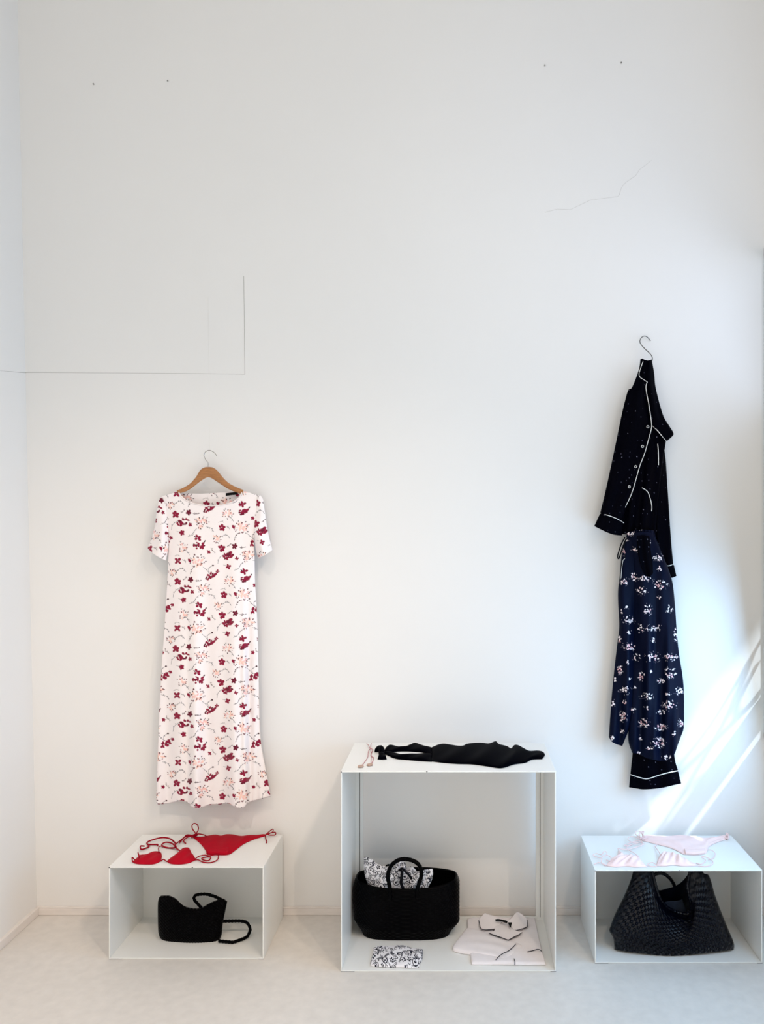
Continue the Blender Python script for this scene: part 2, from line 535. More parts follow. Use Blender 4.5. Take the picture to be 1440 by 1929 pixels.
# ------------------------------------------------------------------ wooden hanger and thread
YD = -0.062                                      # plane of the hanging dress
th = tubes('hanging_thread', [(np.vstack([at(395.5, 849, YD)[None], at(394, 700, -0.03)[None], at(392, 560, -0.001)[None]]), 0.00025)], M['thread'], None, 5)
tag(th, 'faint nylon thread from which the wooden hanger hangs', 'thread')
hg = thing('wooden_hanger', 'curved brown wooden clothes hanger with steel hook, carrying the flowered dress', 'hanger', tuple(at(393, 885, YD)))
up = [(333, 924), (345, 919), (358, 911), (369, 899), (377, 886), (385, 880.5), (393, 879.5), (402, 881), (410, 887), (419, 898), (430, 909), (444, 917), (459, 923)]
lo = [(336, 930), (350, 926), (362, 919), (376, 908), (385, 902), (390, 899.5), (393, 899), (397, 900), (404, 904), (416, 912), (430, 921), (444, 927), (457, 931)]
G = coons(up, lo, [up[0], lo[0]], [up[-1], lo[-1]], 90, 10)
U, W = uv(10, 90)
bulge = 0.006 * round_prof(W, 0.5)
bow = 0.012 * (2 * U - 1) ** 2                     # shoulders bend forward
shell_f = at(G[..., 0], G[..., 1], YD - bulge - bow)
shell_b = at(G[..., 0], G[..., 1], YD + bulge - bow)
wo = shell('hanger_body', shell_f, shell_b, M['wood'], hg, caps=True)
wo['label'] = 'varnished brown wood'
hk = smooth_poly([(392, 884), (392, 872), (387, 865), (384.5, 858), (387, 851.5), (393, 848.5), (400, 850), (406, 855), (408.5, 859)], 60)
tubes('hook', [(at(hk[:, 0], hk[:, 1], YD), 0.0016)], M['steel'], hg)['label'] = 'thin steel hook'

# ------------------------------------------------------------------ floral dress
MAR, MAR2, PCH, PNK, DK, GRY = (138, 10, 52), (104, 8, 40), (246, 205, 190), (242, 192, 188), (62, 22, 34), (96, 90, 98)
rd = random.Random(7)
tile = Paint(910, 675, (244, 236, 236), 270, 1100, 5.3333)


def flower(p, x, y, s, c):
    n = rd.choice([4, 5])
    a0 = rd.random() * 6.28
    for i in range(n):
        a = a0 + i * 6.283 / n + rd.uniform(-.25, .25)
        r = s * rd.uniform(.27, .38)
        p.ell(x + math.cos(a) * r, y + math.sin(a) * r, s * rd.uniform(.26, .34), s * rd.uniform(.18, .25), a, c)


def cluster(p, x, y, wd, ht, ang, n, c, c2, s):
    for i in range(n):
        t, r = rd.random() * 6.28, rd.random() ** .55
        a, b = math.cos(t) * r * wd / 2, math.sin(t) * r * ht / 2
        ca, sa = math.cos(ang), math.sin(ang)
        p.ell(x + a * ca - b * sa, y + a * sa + b * ca, s * rd.uniform(.9, 1.45), s * rd.uniform(.55, .9), rd.random() * 3.14, c if rd.random() < .75 else c2)


def pinkc(p, x, y, wd, ht, n):
    for i in range(n):
        t, r = rd.random() * 6.28, rd.random() ** .6 * .8
        p.ell(x + math.cos(t) * r * wd / 2, y + math.sin(t) * r * ht / 2, rd.uniform(11, 18), rd.uniform(5, 8), t + rd.uniform(-.6, .6), PCH if rd.random() < .55 else PNK, .95)
    for i in range(int(n * 1.1)):
        t, r = i * 6.28 / (n * 1.1) + rd.uniform(-.2, .2), rd.uniform(.55, 1.08)
        p.ell(x + math.cos(t) * r * wd / 2, y + math.sin(t) * r * ht / 2, rd.uniform(6, 10), rd.uniform(3.4, 5), t + rd.uniform(-.5, .5), DK if rd.random() < .6 else MAR2)


def sprig(p, pts, nl, c=GRY, wd=3.6):
    p.line(pts, wd, c, .9)
    Z = smooth_poly(pts, nl + 2)
    for i in range(1, nl + 1):
        a = rd.random() * 6.28
        p.ell(Z[i][0] + math.cos(a) * 7, Z[i][1] + math.sin(a) * 7, 7.5, 3.2, a, c, .9)


for ox, oy in ((0, 0), (455, 337.5)):
    q = lambda l: [(a + ox, b + oy) for a, b in l]
    cluster(tile, 860 + ox, 390 + oy, 120, 62, -.35, 20, MAR, MAR2, 13)
    sprig(tile, q([(745, 470), (755, 425), (790, 390), (815, 382)]), 2)
    flower(tile, 937 + ox, 418 + oy, 34, MAR)
    pinkc(tile, 600 + ox, 715 + oy, 150, 80, 17)
    pinkc(tile, 575 + ox, 770 + oy, 60, 60, 5)
    sprig(tile, q([(455, 875), (490, 860), (520, 820), (545, 790)]), 5)
    sprig(tile, q([(640, 775), (680, 785), (700, 800), (715, 825)]), 4)
    flower(tile, 850 + ox, 500 + oy, 50, MAR)
    sprig(tile, q([(800, 485), (835, 492)]), 0)
    flower(tile, 553 + ox, 213 + oy, 58, MAR)
    tile.ell(525 + ox, 200 + oy, 12, 5, .6, DK)
    cluster(tile, 560 + ox, 290 + oy, 112, 74, .1, 20, MAR, MAR2, 12)
    tile.ell(622 + ox, 246 + oy, 13, 6, -.9, DK)
    tile.ell(604 + ox, 268 + oy, 18, 11, -.6, MAR)
    pinkc(tile, 740 + ox, 222 + oy, 88, 84, 10)
    sprig(tile, q([(770, 215), (810, 190), (850, 185), (875, 215)]), 6)
    pinkc(tile, 400 + ox, 312 + oy, 112, 88, 11)
    sprig(tile, q([(415, 325), (445, 355), (462, 385)]), 3)
    sprig(tile, q([(375, 262), (385, 250)]), 1)
    flower(tile, 655 + ox, 353 + oy, 34, MAR)
    sprig(tile, q([(680, 312), (700, 345), (725, 358)]), 5, (128, 112, 108))
    flower(tile, 790 + ox, 315 + oy, 62, MAR)
    sprig(tile, q([(845, 300), (862, 285), (885, 268)]), 3, DK)
    flower(tile, 922 + ox, 295 + oy, 50, MAR2)
    sprig(tile, q([(965, 305), (995, 310), (1030, 305)]), 5, DK)
    flower(tile, 345 + ox, 445 + oy, 58, MAR)
    sprig(tile, q([(390, 435), (412, 445), (420, 462)]), 4, (132, 120, 122))
    pinkc(tile, 540 + ox, 445 + oy, 165, 130, 24)
    tile.ell(460 + ox, 440 + oy, 22, 13, 1.0, MAR)
    sprig(tile, q([(462, 575), (475, 540), (498, 505)]), 4, DK)
    sprig(tile, q([(595, 505), (635, 540), (655, 565), (650, 520), (690, 490)]), 3, (96, 90, 98), 4)
    tile.ell(694 + ox, 490 + oy, 10, 8, 0, DK)
    cluster(tile, 675 + ox, 590 + oy, 128, 52, -.55, 20, MAR, MAR2, 12)
    flower(tile, 738 + ox, 548 + oy, 32, MAR)
    sprig(tile, q([(310, 395), (340, 385), (365, 395)]), 2, (150, 142, 142))

dr = thing('floral_dress', 'long white short-sleeved dress printed with crimson and peach blossoms, hanging on the wall', 'dress', tuple(at(393, 1515, YD)))


def interp_pts(pts):
    P = np.array(pts, float)
    S = smooth_poly(P, 300)
    o = np.argsort(S[:, 0], kind='stable')
    return lambda x: np.interp(x, S[o, 0], S[o, 1])


Ly = interp_pts([(920, 303), (940, 303), (970, 310), (1010, 318), (1060, 316.5), (1100, 315), (1150, 312), (1200, 309), (1250, 305), (1300, 302), (1350, 299.5), (1400, 298), (1450, 296), (1500, 294.5), (1530, 294)])
Ry = interp_pts([(920, 490), (940, 489), (970, 484), (1010, 479), (1050, 480), (1100, 481), (1150, 484), (1200, 486), (1250, 487), (1300, 488), (1350, 489), (1400, 492), (1450, 501), (1500, 510), (1530, 514)])
topf = interp_pts([(303, 936), (320, 931), (336, 926.5), (341, 933), (350, 941), (365, 947.5), (385, 951), (405, 951.5), (425, 949), (440, 944), (451, 936), (457, 926), (474, 929), (490, 934)])
topb = interp_pts([(303, 936), (320, 931), (336, 926.5), (350, 929), (375, 930), (400, 929), (430, 927), (457, 926), (474, 929), (490, 934)])
hem = interp_pts([(294, 1514), (318, 1512), (338, 1508), (352, 1510), (360, 1518), (372, 1522), (383, 1519), (395, 1515), (412, 1514), (430, 1512), (437, 1516), (448, 1521), (460, 1519), (466, 1512), (480, 1507), (497, 1503), (512, 1499)])
NU, NV = 330, 860


def dress_layer(topfun, nu, nv, hshift=0.0):
    xt = 303 + 187 * np.linspace(0, 1, nu)
    xh = 294 + 218 * np.linspace(0, 1, nu)
    t = np.linspace(0, 1, nv)[:, None]
    y = topfun(xt)[None] * (1 - t) + (hem(xh)[None] + hshift) * t
    L, R = Ly(y), Ry(y)
    u = np.linspace(0, 1, nu)[None]
    return L + (R - L) * u, y, np.broadcast_to(u, y.shape), np.broadcast_to(t, y.shape)


def gauss(x, c, s):
    return np.exp(-((x - c) / s) ** 2)


def dress_relief(x, y):
    g = np.clip((y - 960) / 560, 0, 1)
    f = 0.024 * g ** 1.1 * np.cos((x - 445) * 2 * np.pi / 84 + 0.3 * np.sin(y / 90))
    f += 0.007 * g * np.cos((x - 300) * 2 * np.pi / 37 + 0.8)
    f += 0.018 * np.clip((y - 1080) / 200, 0, 1) * (gauss(x, 461 + (y - 1300) * 0.008, 6) - gauss(x, 470 + (y - 1300) * 0.012, 6))
    f -= 0.016 * np.clip((y - 1100) / 300, 0, 1) * gauss(x, 355, 8)
    f += 0.010 * np.clip((y - 1380) / 120, 0, 1) * (gauss(x, 492, 6) - gauss(x, 484, 5))
    f += 0.006 * gauss(y, 985, 30) * np.sin((x - 330) / 11) * gauss(x, 325, 22) + 0.004 * gauss(y, 985, 30) * np.sin((x - 470) / 10) * gauss(x, 470, 20)
    return f


X, Y, U, T_ = dress_layer(topf, NU, NV)
base = 0.006 + 0.028 * round_prof(U, 0.5) * (0.35 + 0.65 * np.clip((Y - 925) / 130, 0, 1))
yf = YD - base - dress_relief(X, Y) * round_prof(U, 0.25)
Pf = at(X, Y, yf)
colf = tile.sample(X + 2.0 * np.sin(Y / 47.0), Y)
Xb, Yb, Ub, Tb = dress_layer(topb, NU, NV, 1.5)
yb = YD + 0.006 + 0.012 * round_prof(Ub, 0.5) - 0.4 * dress_relief(Xb, Yb) * round_prof(Ub, 0.25)
yb = np.minimum(yb, -0.004)
Pb = at(Xb, Yb, yb)
colb = tile.sample(Xb + 31, Yb + 44)
shell('dress_body', Pf, Pb, M['dress'], dr, colf, colb)
# neckline binding
nk = np.array([(337, 927.5), (341, 934), (350, 942), (365, 948.5), (385, 952), (405, 952.5), (425, 950), (440, 945), (451, 937), (456.5, 927.5)], float)
nk = smooth_poly(nk, 80)
uu = (nk[:, 0] - 303) / 187
bs = 0.006 + 0.028 * round_prof(uu, 0.5) * (0.35 + 0.65 * np.clip((nk[:, 1] - 925) / 130, 0, 1))
nb = tubes('neck_binding', [(at(nk[:, 0], nk[:, 1], YD - bs - 0.001), 0.0028)], material('binding_white', (240, 230, 228), 0.8, 0.2), dr, 6)
nb['label'] = 'plain white binding round the neck'
# maker's tape inside the neck
U, W = uv(4, 8)
lbx, lby = 425.5 + 22.5 * U, 929.0 - 2.6 * U + 5.2 * W
o = shell('neck_label', at(lbx, lby, YD - 0.0045), at(lbx, lby, YD - 0.003), M['labelshade'], dr, caps=True)
o['label'] = 'small black woven tape inside the neck'


def sleeve(top, bottom, left, right, seed):
    nu, nv = 130, 200
    G = coons(top, bottom, left, right, nu, nv)
    U, W = uv(nv, nu)
    x, y = G[..., 0], G[..., 1]
    relief = 0.004 * np.sin(U * 9 + W * 3 + seed) * W + 0.008 * np.sin(U * 5 - W * 5 + seed * 2) * W
    yf = YD - 0.004 - (0.010 + 0.020 * W) * round_prof(U, 0.5) - relief
    yb = YD + 0.004 + 0.012 * round_prof(U, 0.5)
    c = tile.sample(x + 53 * seed, y + 23 * seed)
    shell('sleeve', at(x, y, yf), at(x, y - 1.0 * W, yb), M['dress'], dr, c, tile.sample(x, y + 60))


sleeve([(303, 935), (306, 938), (309, 945), (312, 952)], [(278.5, 1033), (288, 1042), (300, 1050), (313, 1056)],
       [(303, 935), (298, 948), (295, 965), (292, 990), (286, 1012), (278.5, 1033)], [(312, 952), (317, 985), (319, 1010), (317, 1035), (313, 1056)], 1)
sleeve([(483, 943), (486, 938), (489, 934.5), (491, 933)], [(486, 1052), (495, 1048), (505, 1042), (513.5, 1036)],
       [(483, 943), (481, 965), (479, 1000), (481, 1030), (486, 1052)], [(491, 933), (496, 942), (499, 962), (503, 990), (508, 1015), (513.5, 1036)], 2)

# ------------------------------------------------------------------ S hook with pyjamas
YP = -0.055
sh = smooth_poly([(1226, 642), (1221, 636), (1215, 633), (1209, 636), (1206, 643), (1209, 650), (1217, 658.5), (1225, 666), (1229, 672), (1229.5, 678), (1227, 683), (1222, 684)], 90)
s_o = tubes('s_hook', [(at(sh[:, 0], sh[:, 1], np.linspace(-0.008, YP - 0.015, 90)), 0.0019)], M['darksteel'], None)
tag(s_o, 'thin steel S-shaped hook on the wall above the dark pyjamas', 'hook')

NAVY, NAVY2 = (1, 1, 7), (4, 10, 32)
dots = Paint(200 * 5, 900 * 5, NAVY, 1110, 600, 5.0, wrap=False)
r2 = random.Random(3)
for gy in range(670, 1490, 15):
    for gx_ in range(1112, 1300, 14):
        x, y = gx_ + r2.uniform(-6, 6), gy + r2.uniform(-6, 6)
        if r2.random() < .6:
            b = r2.uniform(0.1, .85)
            s = r2.uniform(2.6, 5.2)
            dots.ell((x - 1110) * 5, (y - 600) * 5, s, s * r2.uniform(.6, 1), r2.random() * 3, (int(40 + 110 * b), int(40 + 108 * b), int(55 + 112 * b)))

flor = Paint(190 * 5, 460 * 5, NAVY2, 1130, 985, 5.0, wrap=False)
r3 = random.Random(11)


def bloom(x, y, wd, ht, n, pink, big):
    x, y = (x - 1130) * 5, (y - 985) * 5
    for i in range(n):
        t, r = r3.random() * 6.28, r3.random() ** .6
        c = (226, 176, 180) if r3.random() < pink and r < .75 else ((244, 232, 234) if r3.random() < .8 else (238, 208, 210))
        flor.ell(x + math.cos(t) * r * wd * 2.5, y + math.sin(t) * r * ht * 2.5, big * r3.uniform(4.2, 8), big * r3.uniform(3, 5), r3.random() * 3.14, c)
    for i in range(n // 2):
        t, r = r3.random() * 6.28, r3.uniform(1.0, 1.35)
        flor.ell(x + math.cos(t) * r * wd * 2.5, y + math.sin(t) * r * ht * 2.5, 3.2, 2, t, (190, 180, 186))
    if n > 12:
        for k in range(2):
            t = r3.uniform(0.3, 2.8)
            flor.line([(x, y), (x + math.cos(t) * wd * 2, y + math.sin(t) * ht * 2), (x + math.cos(t + .3) * wd * 3.6, y + math.sin(t + .3) * ht * 3.4)], 1.8, (120, 112, 128), .7)


for it in [(1176, 1095, 13, 16, 14, .8), (1194, 1087, 14, 14, 14, .5), (1217, 1090, 24, 10, 18, .1), (1245, 1101, 26, 16, 22, .6), (1242, 1050, 24, 12, 18, .05), (1210, 1113, 18, 14, 14, .1),
           (1221, 1148, 16, 18, 18, .6), (1242, 1127, 7, 8, 5, .1), (1243, 1071, 9, 8, 6, .1), (1196, 1035, 14, 8, 9, 0), (1206, 1038, 8, 12, 8, 0), (1221, 1021, 10, 14, 10, .6),
           (1262, 1147, 14, 14, 10, 0), (1186, 1168, 22, 13, 18, 0), (1233, 1183, 28, 11, 22, 0), (1187, 1191, 8, 7, 5, 0), (1231, 1206, 9, 8, 6, .1), (1185, 1218, 22, 14, 20, .7),
           (1230, 1238, 26, 17, 26, .6), (1265, 1238, 24, 13, 20, .5), (1275, 1195, 10, 24, 16, .2), (1206, 1185, 12, 16, 8, .2), (1168, 1205, 6, 12, 7, .3), (1184, 1248, 6, 8, 5, 0),
           (1200, 1238, 14, 12, 10, .3), (1168, 1262, 10, 16, 14, .8), (1209, 1274, 13, 15, 14, .9), (1226, 1264, 6, 7, 5, 0), (1264, 1268, 20, 20, 26, .6), (1246, 1283, 14, 8, 12, .1),
           (1160, 1280, 5, 8, 5, 0), (1186, 1279, 6, 5, 4, 0), (1178, 1300, 20, 14, 18, .05), (1197, 1295, 5, 8, 5, 0), (1219, 1312, 22, 12, 16, .1), (1279, 1302, 16, 13, 16, .2),
           (1258, 1307, 12, 5, 7, 0), (1156, 1325, 8, 12, 9, 0), (1177, 1323, 6, 7, 5, .3), (1218, 1334, 9, 7, 6, .1), (1262, 1328, 24, 18, 26, .55), (1246, 1341, 16, 8, 11, 0),
           (1194, 1338, 8, 9, 7, 0), (1174, 1350, 16, 18, 20, .7), (1213, 1362, 20, 16, 22, .7), (1246, 1370, 22, 12, 20, .5), (1283, 1363, 10, 14, 14, .5), (1271, 1383, 6, 10, 6, .2),
           (1172, 1378, 7, 8, 6, 0), (1208, 1390, 7, 9, 6, 0), (1242, 1399, 24, 18, 30, .6), (1224, 1411, 10, 7, 9, .1), (1153, 1390, 8, 8, 8, .1), (1257, 1427, 16, 8, 11, 0),
           (1204, 1418, 5, 5, 4, 0), (1182, 1145, 7, 6, 5, 0), (1172, 1150, 5, 10, 4, .1), (1176, 1040, 5, 14, 9, .6), (1180, 1018, 8, 6, 6, .2)]:
    bloom(it[0], it[1], it[2], it[3], it[4], it[5], 1.22)


def hang(name, top, bottom, left, right, y0, bulge, relief, canvas, mat, parent, nu, nv, back=0.006, dx=0, dy=0, sm=True):
    G = coons(top, bottom, left, right, nu, nv, sm)
    U, W = uv(nv, nu)
    x, y = G[..., 0], G[..., 1]
    rl = relief(U, W, x, y) if relief else 0
    yf = y0 - 0.002 - bulge * round_prof(U, 0.45) - rl * round_prof(U, 0.3)
    yb = np.minimum(y0 + back * round_prof(U, 0.5), -0.002)
    yf = np.minimum(yf, -0.004)
    c = canvas.sample(x + dx, y + dy)
    return shell(name, at(x, y, yf), at(x, y, yb), mat, parent, c, c)


def pipe(pts, y, parent, r=0.0017, name='piping', mat='piping', n=60):
    p = smooth_poly(pts, n)
    yy = np.interp(np.linspace(0, 1, n), np.linspace(0, 1, len(np.atleast_1d(y))), np.atleast_1d(y)) if np.ndim(y) else y
    o = tubes(name, [(at(p[:, 0], p[:, 1], yy), r)], M[mat], parent, 6)
    o['label'] = 'thin white piping' if mat == 'piping' else 'thin navy piping'
    return o


# dotted trousers hanging at the back, only the hem shows
pt = thing('pajama_trousers', 'navy dotted pajama trousers, white piped cuff showing below the flowered trousers', 'pajamas', tuple(at(1235, 1485, -0.05)))
hang('trouser_leg', [(1196, 1030), (1215, 1028), (1235, 1030)], [(1188, 1459), (1205, 1464.5), (1220, 1467), (1240, 1461), (1258, 1456), (1278, 1452)],
     [(1196, 1030), (1196, 1250), (1193, 1400), (1190, 1440), (1188, 1459)], [(1235, 1030), (1262, 1250), (1270, 1400), (1272, 1430), (1278, 1452)], -0.040, 0.020,
     lambda u, w, x, y: 0.006 * np.cos(u * 14 + 1) * w, dots, M['dots'], pt, 130, 300)
hang('cuff', [(1188, 1459), (1205, 1464.5), (1220, 1467), (1240, 1461), (1258, 1456), (1278, 1452)], [(1185.5, 1483), (1200, 1485.5), (1216, 1487), (1245, 1484.5), (1270, 1479), (1284, 1476)],
     [(1188, 1459), (1185.5, 1483)], [(1278, 1452), (1284, 1476)], -0.040, 0.024, lambda u, w, x, y: 0.006 * np.cos(u * 14 + 1), dots, M['dots'], pt, 130, 40)
pipe([(1188, 1459), (1205, 1464.5), (1220, 1467), (1240, 1461), (1258, 1456), (1278, 1452)], [-0.052, -0.0755, -0.077, -0.0765, -0.0755, -0.052], pt, 0.0019)

# flowered trousers
ft = thing('pajama_trousers', 'navy pajama trousers printed with white and pink blossoms, tied at the waist', 'pajamas', tuple(at(1215, 1430, -0.07)))
fr_ = lambda u, w, x, y: 0.012 * np.cos((x - 1216 - (y - 1150) * 0.05) * 2 * np.pi / 40) * np.clip(w * 2, 0.3, 1) + 0.005 * np.cos((x - 1200) * 2 * np.pi / 19 + y / 70) * w
hang('trouser_leg', [(1184, 1007), (1194, 1006), (1205, 1006)], [(1147.5, 1388), (1153, 1397), (1162, 1402), (1173, 1405.5)],
     [(1184, 1007), (1173, 1035), (1168, 1085), (1165, 1110), (1165, 1135), (1167, 1180), (1163, 1215), (1158, 1260), (1153, 1310), (1150, 1350), (1147.5, 1388)],
     [(1205, 1006), (1206, 1050), (1207, 1120), (1206, 1190), (1204, 1250), (1198, 1310), (1190, 1360), (1173, 1405.5)], -0.062, 0.022, fr_, flor, M['navyfloral'], ft, 110, 560)
hang('trouser_leg', [(1186, 1005), (1210, 1002), (1232, 1003)], [(1191, 1418), (1205, 1421), (1222, 1429), (1248, 1433.5), (1262, 1430), (1271, 1421), (1278, 1402)],
     [(1186, 1005), (1192, 1050), (1194, 1120), (1195, 1200), (1193, 1260), (1189, 1330), (1184, 1390), (1191, 1418)],
     [(1232, 1003), (1241, 1025), (1250, 1047), (1260, 1072), (1267, 1095), (1270, 1115), (1273, 1150), (1276, 1195), (1280, 1232), (1286, 1270), (1289, 1300), (1289.5, 1340), (1289, 1370), (1284, 1386), (1278, 1402)],
     -0.068, 0.034, fr_, flor, M['navyfloral'], ft, 170, 600)
hang('waistband', [(1182, 1003), (1207, 998), (1232, 999)], [(1180, 1013), (1207, 1010), (1236, 1012)], [(1182, 1003), (1180, 1013)], [(1232, 999), (1236, 1012)], -0.072, 0.022,
     lambda u, w, x, y: 0.003 * np.cos(x * 1.1), flor, M['navyfloral'], ft, 80, 24, dx=12, dy=30)
# tied sash ends
sa = hang('sash', [(1200, 1010), (1210, 1008), (1224, 1010)], [(1214, 1081), (1219, 1086), (1225, 1086), (1231, 1080)], [(1200, 1010), (1202, 1040), (1207, 1065), (1214, 1081)],
          [(1224, 1010), (1227, 1040), (1230, 1060), (1231, 1080)], -0.107, 0.006, lambda u, w, x, y: 0.004 * np.cos(u * 9), dots, M['dots'], ft, 50, 120)
sa['label'] = 'plain dark tie end'
pc = smooth_poly([(1178, 1012), (1171, 1025), (1166, 1040), (1164, 1048), (1166, 1053), (1169, 1045), (1174, 1030), (1180, 1015)], 60)
dc = tubes('drawstring', [(at(pc[:, 0], pc[:, 1], -0.075), 0.0026)], M['navycord'], ft, 6)
dc['label'] = 'looped dark drawstring'
dc = tubes('drawstring', [(at(*smooth_poly([(1180, 1014), (1176, 1035), (1178, 1050), (1173, 1056), (1171, 1075), (1170.5, 1089)], 40).T, -0.095), 0.0016)],
           M['navycord'], ft, 6)
dc['label'] = 'thin dark drawstring'
pipe([(1178, 1052), (1174, 1057), (1171.5, 1075), (1170.5, 1089)], -0.099, ft, 0.0009)

# dotted shirt
ps = thing('pajama_shirt', 'black dotted long-sleeved pajama shirt with white piping, hung by its collar', 'pajamas', tuple(at(1205, 1005, YP)))
rl0 = lambda u, w, x, y: 0.004 * np.cos(u * 8 + w * 6)
# rear half and right sleeve
hang('sleeve', [(1226, 832), (1238, 833), (1251, 836)], [(1240, 1060), (1255, 1065), (1269, 1063)], [(1226, 832), (1226, 900), (1230, 980), (1240, 1060)],
     [(1251, 836), (1255, 870), (1258, 915), (1261, 960), (1265, 1020), (1269, 1063)], -0.030, 0.018, rl0, dots, M['dots'], ps, 60, 260)
cf = hang('cuff', [(1254, 1066), (1262, 1065), (1270, 1063.5)], [(1262, 1088), (1268, 1088), (1275, 1085)], [(1254, 1066), (1262, 1088)], [(1270, 1063.5), (1275, 1085)], -0.030, 0.016, None, dots, M['dots'], ps, 30, 30)
pipe([(1255, 1066), (1262, 1065.5), (1270, 1063.5)], [-0.046, -0.050, -0.036], ps, 0.0019)
# body between
hang('shirt_body', [(1218, 790), (1238, 800), (1256, 826)], [(1172, 1006), (1205, 1009), (1236, 1010)], [(1218, 790), (1196, 870), (1178, 930), (1166, 975), (1172, 1006)],
     [(1256, 826), (1248, 880), (1240, 950), (1236, 1010)], -0.052, 0.020, lambda u, w, x, y: 0.008 * np.cos((x - 1222 + (y - 900) * .1) / 4.2) * np.clip(w * 2, 0, 1), dots, M['dots'], ps, 110, 300)
# front half with the button placket and the left sleeve
hang('front_panel', [(1207, 676.5), (1211, 675.5), (1215, 678), (1219, 678.5)], [(1134, 966), (1148, 971), (1161, 976), (1173, 980)],
     [(1207, 676.5), (1205, 692), (1200, 708), (1195, 721), (1190, 731), (1184, 735), (1178, 755), (1172, 780), (1162, 828), (1150, 885), (1140, 930), (1131, 967)],
     [(1219, 678.5), (1222, 720), (1222, 760), (1227, 790), (1227.5, 806), (1221, 830), (1214, 855), (1205, 880), (1193, 920), (1186, 940), (1173, 980)], -0.070, 0.022, rl0, dots, M['dots'], ps, 120, 420)
hang('cuff', [(1131, 967), (1148, 971.5), (1162, 977), (1176, 985)], [(1120, 991), (1140, 1001), (1156, 1007), (1172, 1009)], [(1131, 967), (1120, 991)], [(1176, 985), (1172, 1009)], -0.070, 0.024, None, dots, M['dots'], ps, 90, 50)
pipe([(1131, 967), (1148, 971.5), (1162, 977), (1176, 985)], [-0.078, -0.099, -0.098, -0.080], ps, 0.0017)
# collar fold and the shoulder flap at right
hang('collar', [(1213, 677), (1219, 679), (1225, 678.5), (1228.5, 677)], [(1229, 801), (1238, 810), (1247, 820), (1257, 831)], [(1213, 677), (1208, 700), (1214, 718), (1218, 732), (1222, 760), (1227, 788), (1229, 801)],
     [(1228.5, 677), (1233, 703), (1235, 725), (1240, 748), (1246, 770), (1252, 787), (1262, 803), (1269.5, 816), (1267, 822), (1257, 831)], -0.080, 0.016, rl0, dots, M['dots'], ps, 90, 240)
pipe([(1212, 681), (1207, 695), (1204.5, 705), (1207, 711), (1213, 715), (1220, 719.5)], [-0.092, -0.095, -0.096, -0.097, -0.098, -0.100], ps, 0.0013)
pipe([(1220, 719.5), (1217.5, 728), (1219, 742), (1223, 762), (1226.5, 785), (1228, 798), (1227.5, 808), (1221.5, 831), (1214.5, 855), (1205, 880.5), (1194, 919), (1186, 940), (1174.5, 962)],
     [-0.099, -0.096, -0.092, -0.092, -0.092, -0.090, -0.086, -0.084, -0.083, -0.083, -0.082, -0.082, -0.084], ps, 0.0017, n=140)
pipe([(1229, 801.5), (1238, 810), (1247, 820.5), (1256.5, 831)], [-0.085, -0.099, -0.099, -0.084], ps, 0.0017)
pipe([(1239.5, 836), (1240.8, 850), (1241.2, 876)], [-0.080, -0.078, -0.074], ps, 0.0017)
pipe([(1210, 919), (1217, 923), (1222, 929), (1226, 941), (1228.5, 953), (1228, 963)], -0.083, ps, 0.0017)
for x, y in ((1221, 804), (1211, 841), (1198, 879), (1186, 917)):
    p = at(x, y, -0.0985)
    t = np.linspace(0, 2 * np.pi, 25)
    b = tubes('button', [(p + 0.0044 * np.stack([np.cos(t), 0 * t, np.sin(t)], -1), 0.0019)], M['button'], ps, 8)
    b['label'] = 'round grey button'

# ------------------------------------------------------------------ red bikini on the left box
ZL, ZM = 0.345, 0.728


def lay(name, top, bottom, left, right, z0, hfun, mat, parent, nu=60, nv=24, thick=0.0015, colors=None, sm=True, back=None):
    """cloth lying on the plane z0: outline from the plane, heights added above it"""
    G = coons(top, bottom, left, right, nu, nv, sm)
    U, W = uv(nv, nu)
    P = onz(G[..., 0], G[..., 1], z0 + 0.001)
    h = hfun(U, W, G[..., 0], G[..., 1])
    A, B = P.copy(), P.copy()
    A[..., 2] += thick + h
    B[..., 2] += 0.0 if back is None else back * h
    c = colors(G[..., 0], G[..., 1]) if colors else None
    return shell(name, A, B, mat, parent, c, c, caps=True)


def cords(name, specs, z0, mat, parent, r=0.0021):
    L = []
    for sp in specs:
        pts, hs = sp[0], sp[1]
        n = max(30, 10 * len(pts))
        p = smooth_poly(pts, n)
        hh = np.interp(np.linspace(0, 1, n), np.linspace(0, 1, len(hs)), hs)
        L.append((onz(p[:, 0], p[:, 1], z0 + r + 0.0006 + hh), sp[2] if len(sp) > 2 else r))
    return [tubes(name, [it], mat, parent, 7) for it in L]


dome = lambda h, f=0.002: (lambda u, w, x, y: h * round_prof(u, .6) * round_prof(w, .6) + f * np.sin(u * 11 + w * 7) * round_prof(u, .5) * round_prof(w, .5))
bt = thing('triangle_bikini', 'red triangle bikini top with loose strings, on the left white box', 'swimwear', tuple(onz(310, 1622, ZL)))
lay('cup', [(263, 1611), (275, 1611), (288, 1606.5), (298, 1605), (304, 1607)], [(249, 1624), (257, 1627.5), (273, 1628.5), (290, 1628), (303, 1623)], [(263, 1611), (258, 1617), (249, 1624)], [(304, 1607), (305, 1614), (303, 1623)],
    ZL, dome(0.014), M['red'], bt)
lay('cup', [(343, 1604), (347, 1599), (352, 1598), (357, 1601), (361, 1610)], [(314, 1623), (322, 1627.5), (340, 1628.5), (356, 1626), (370, 1620)], [(343, 1604), (332, 1611), (323, 1616), (314, 1623)], [(361, 1610), (366, 1615), (370, 1620)],
    ZL, dome(0.018, 0.003), M['red'], bt)
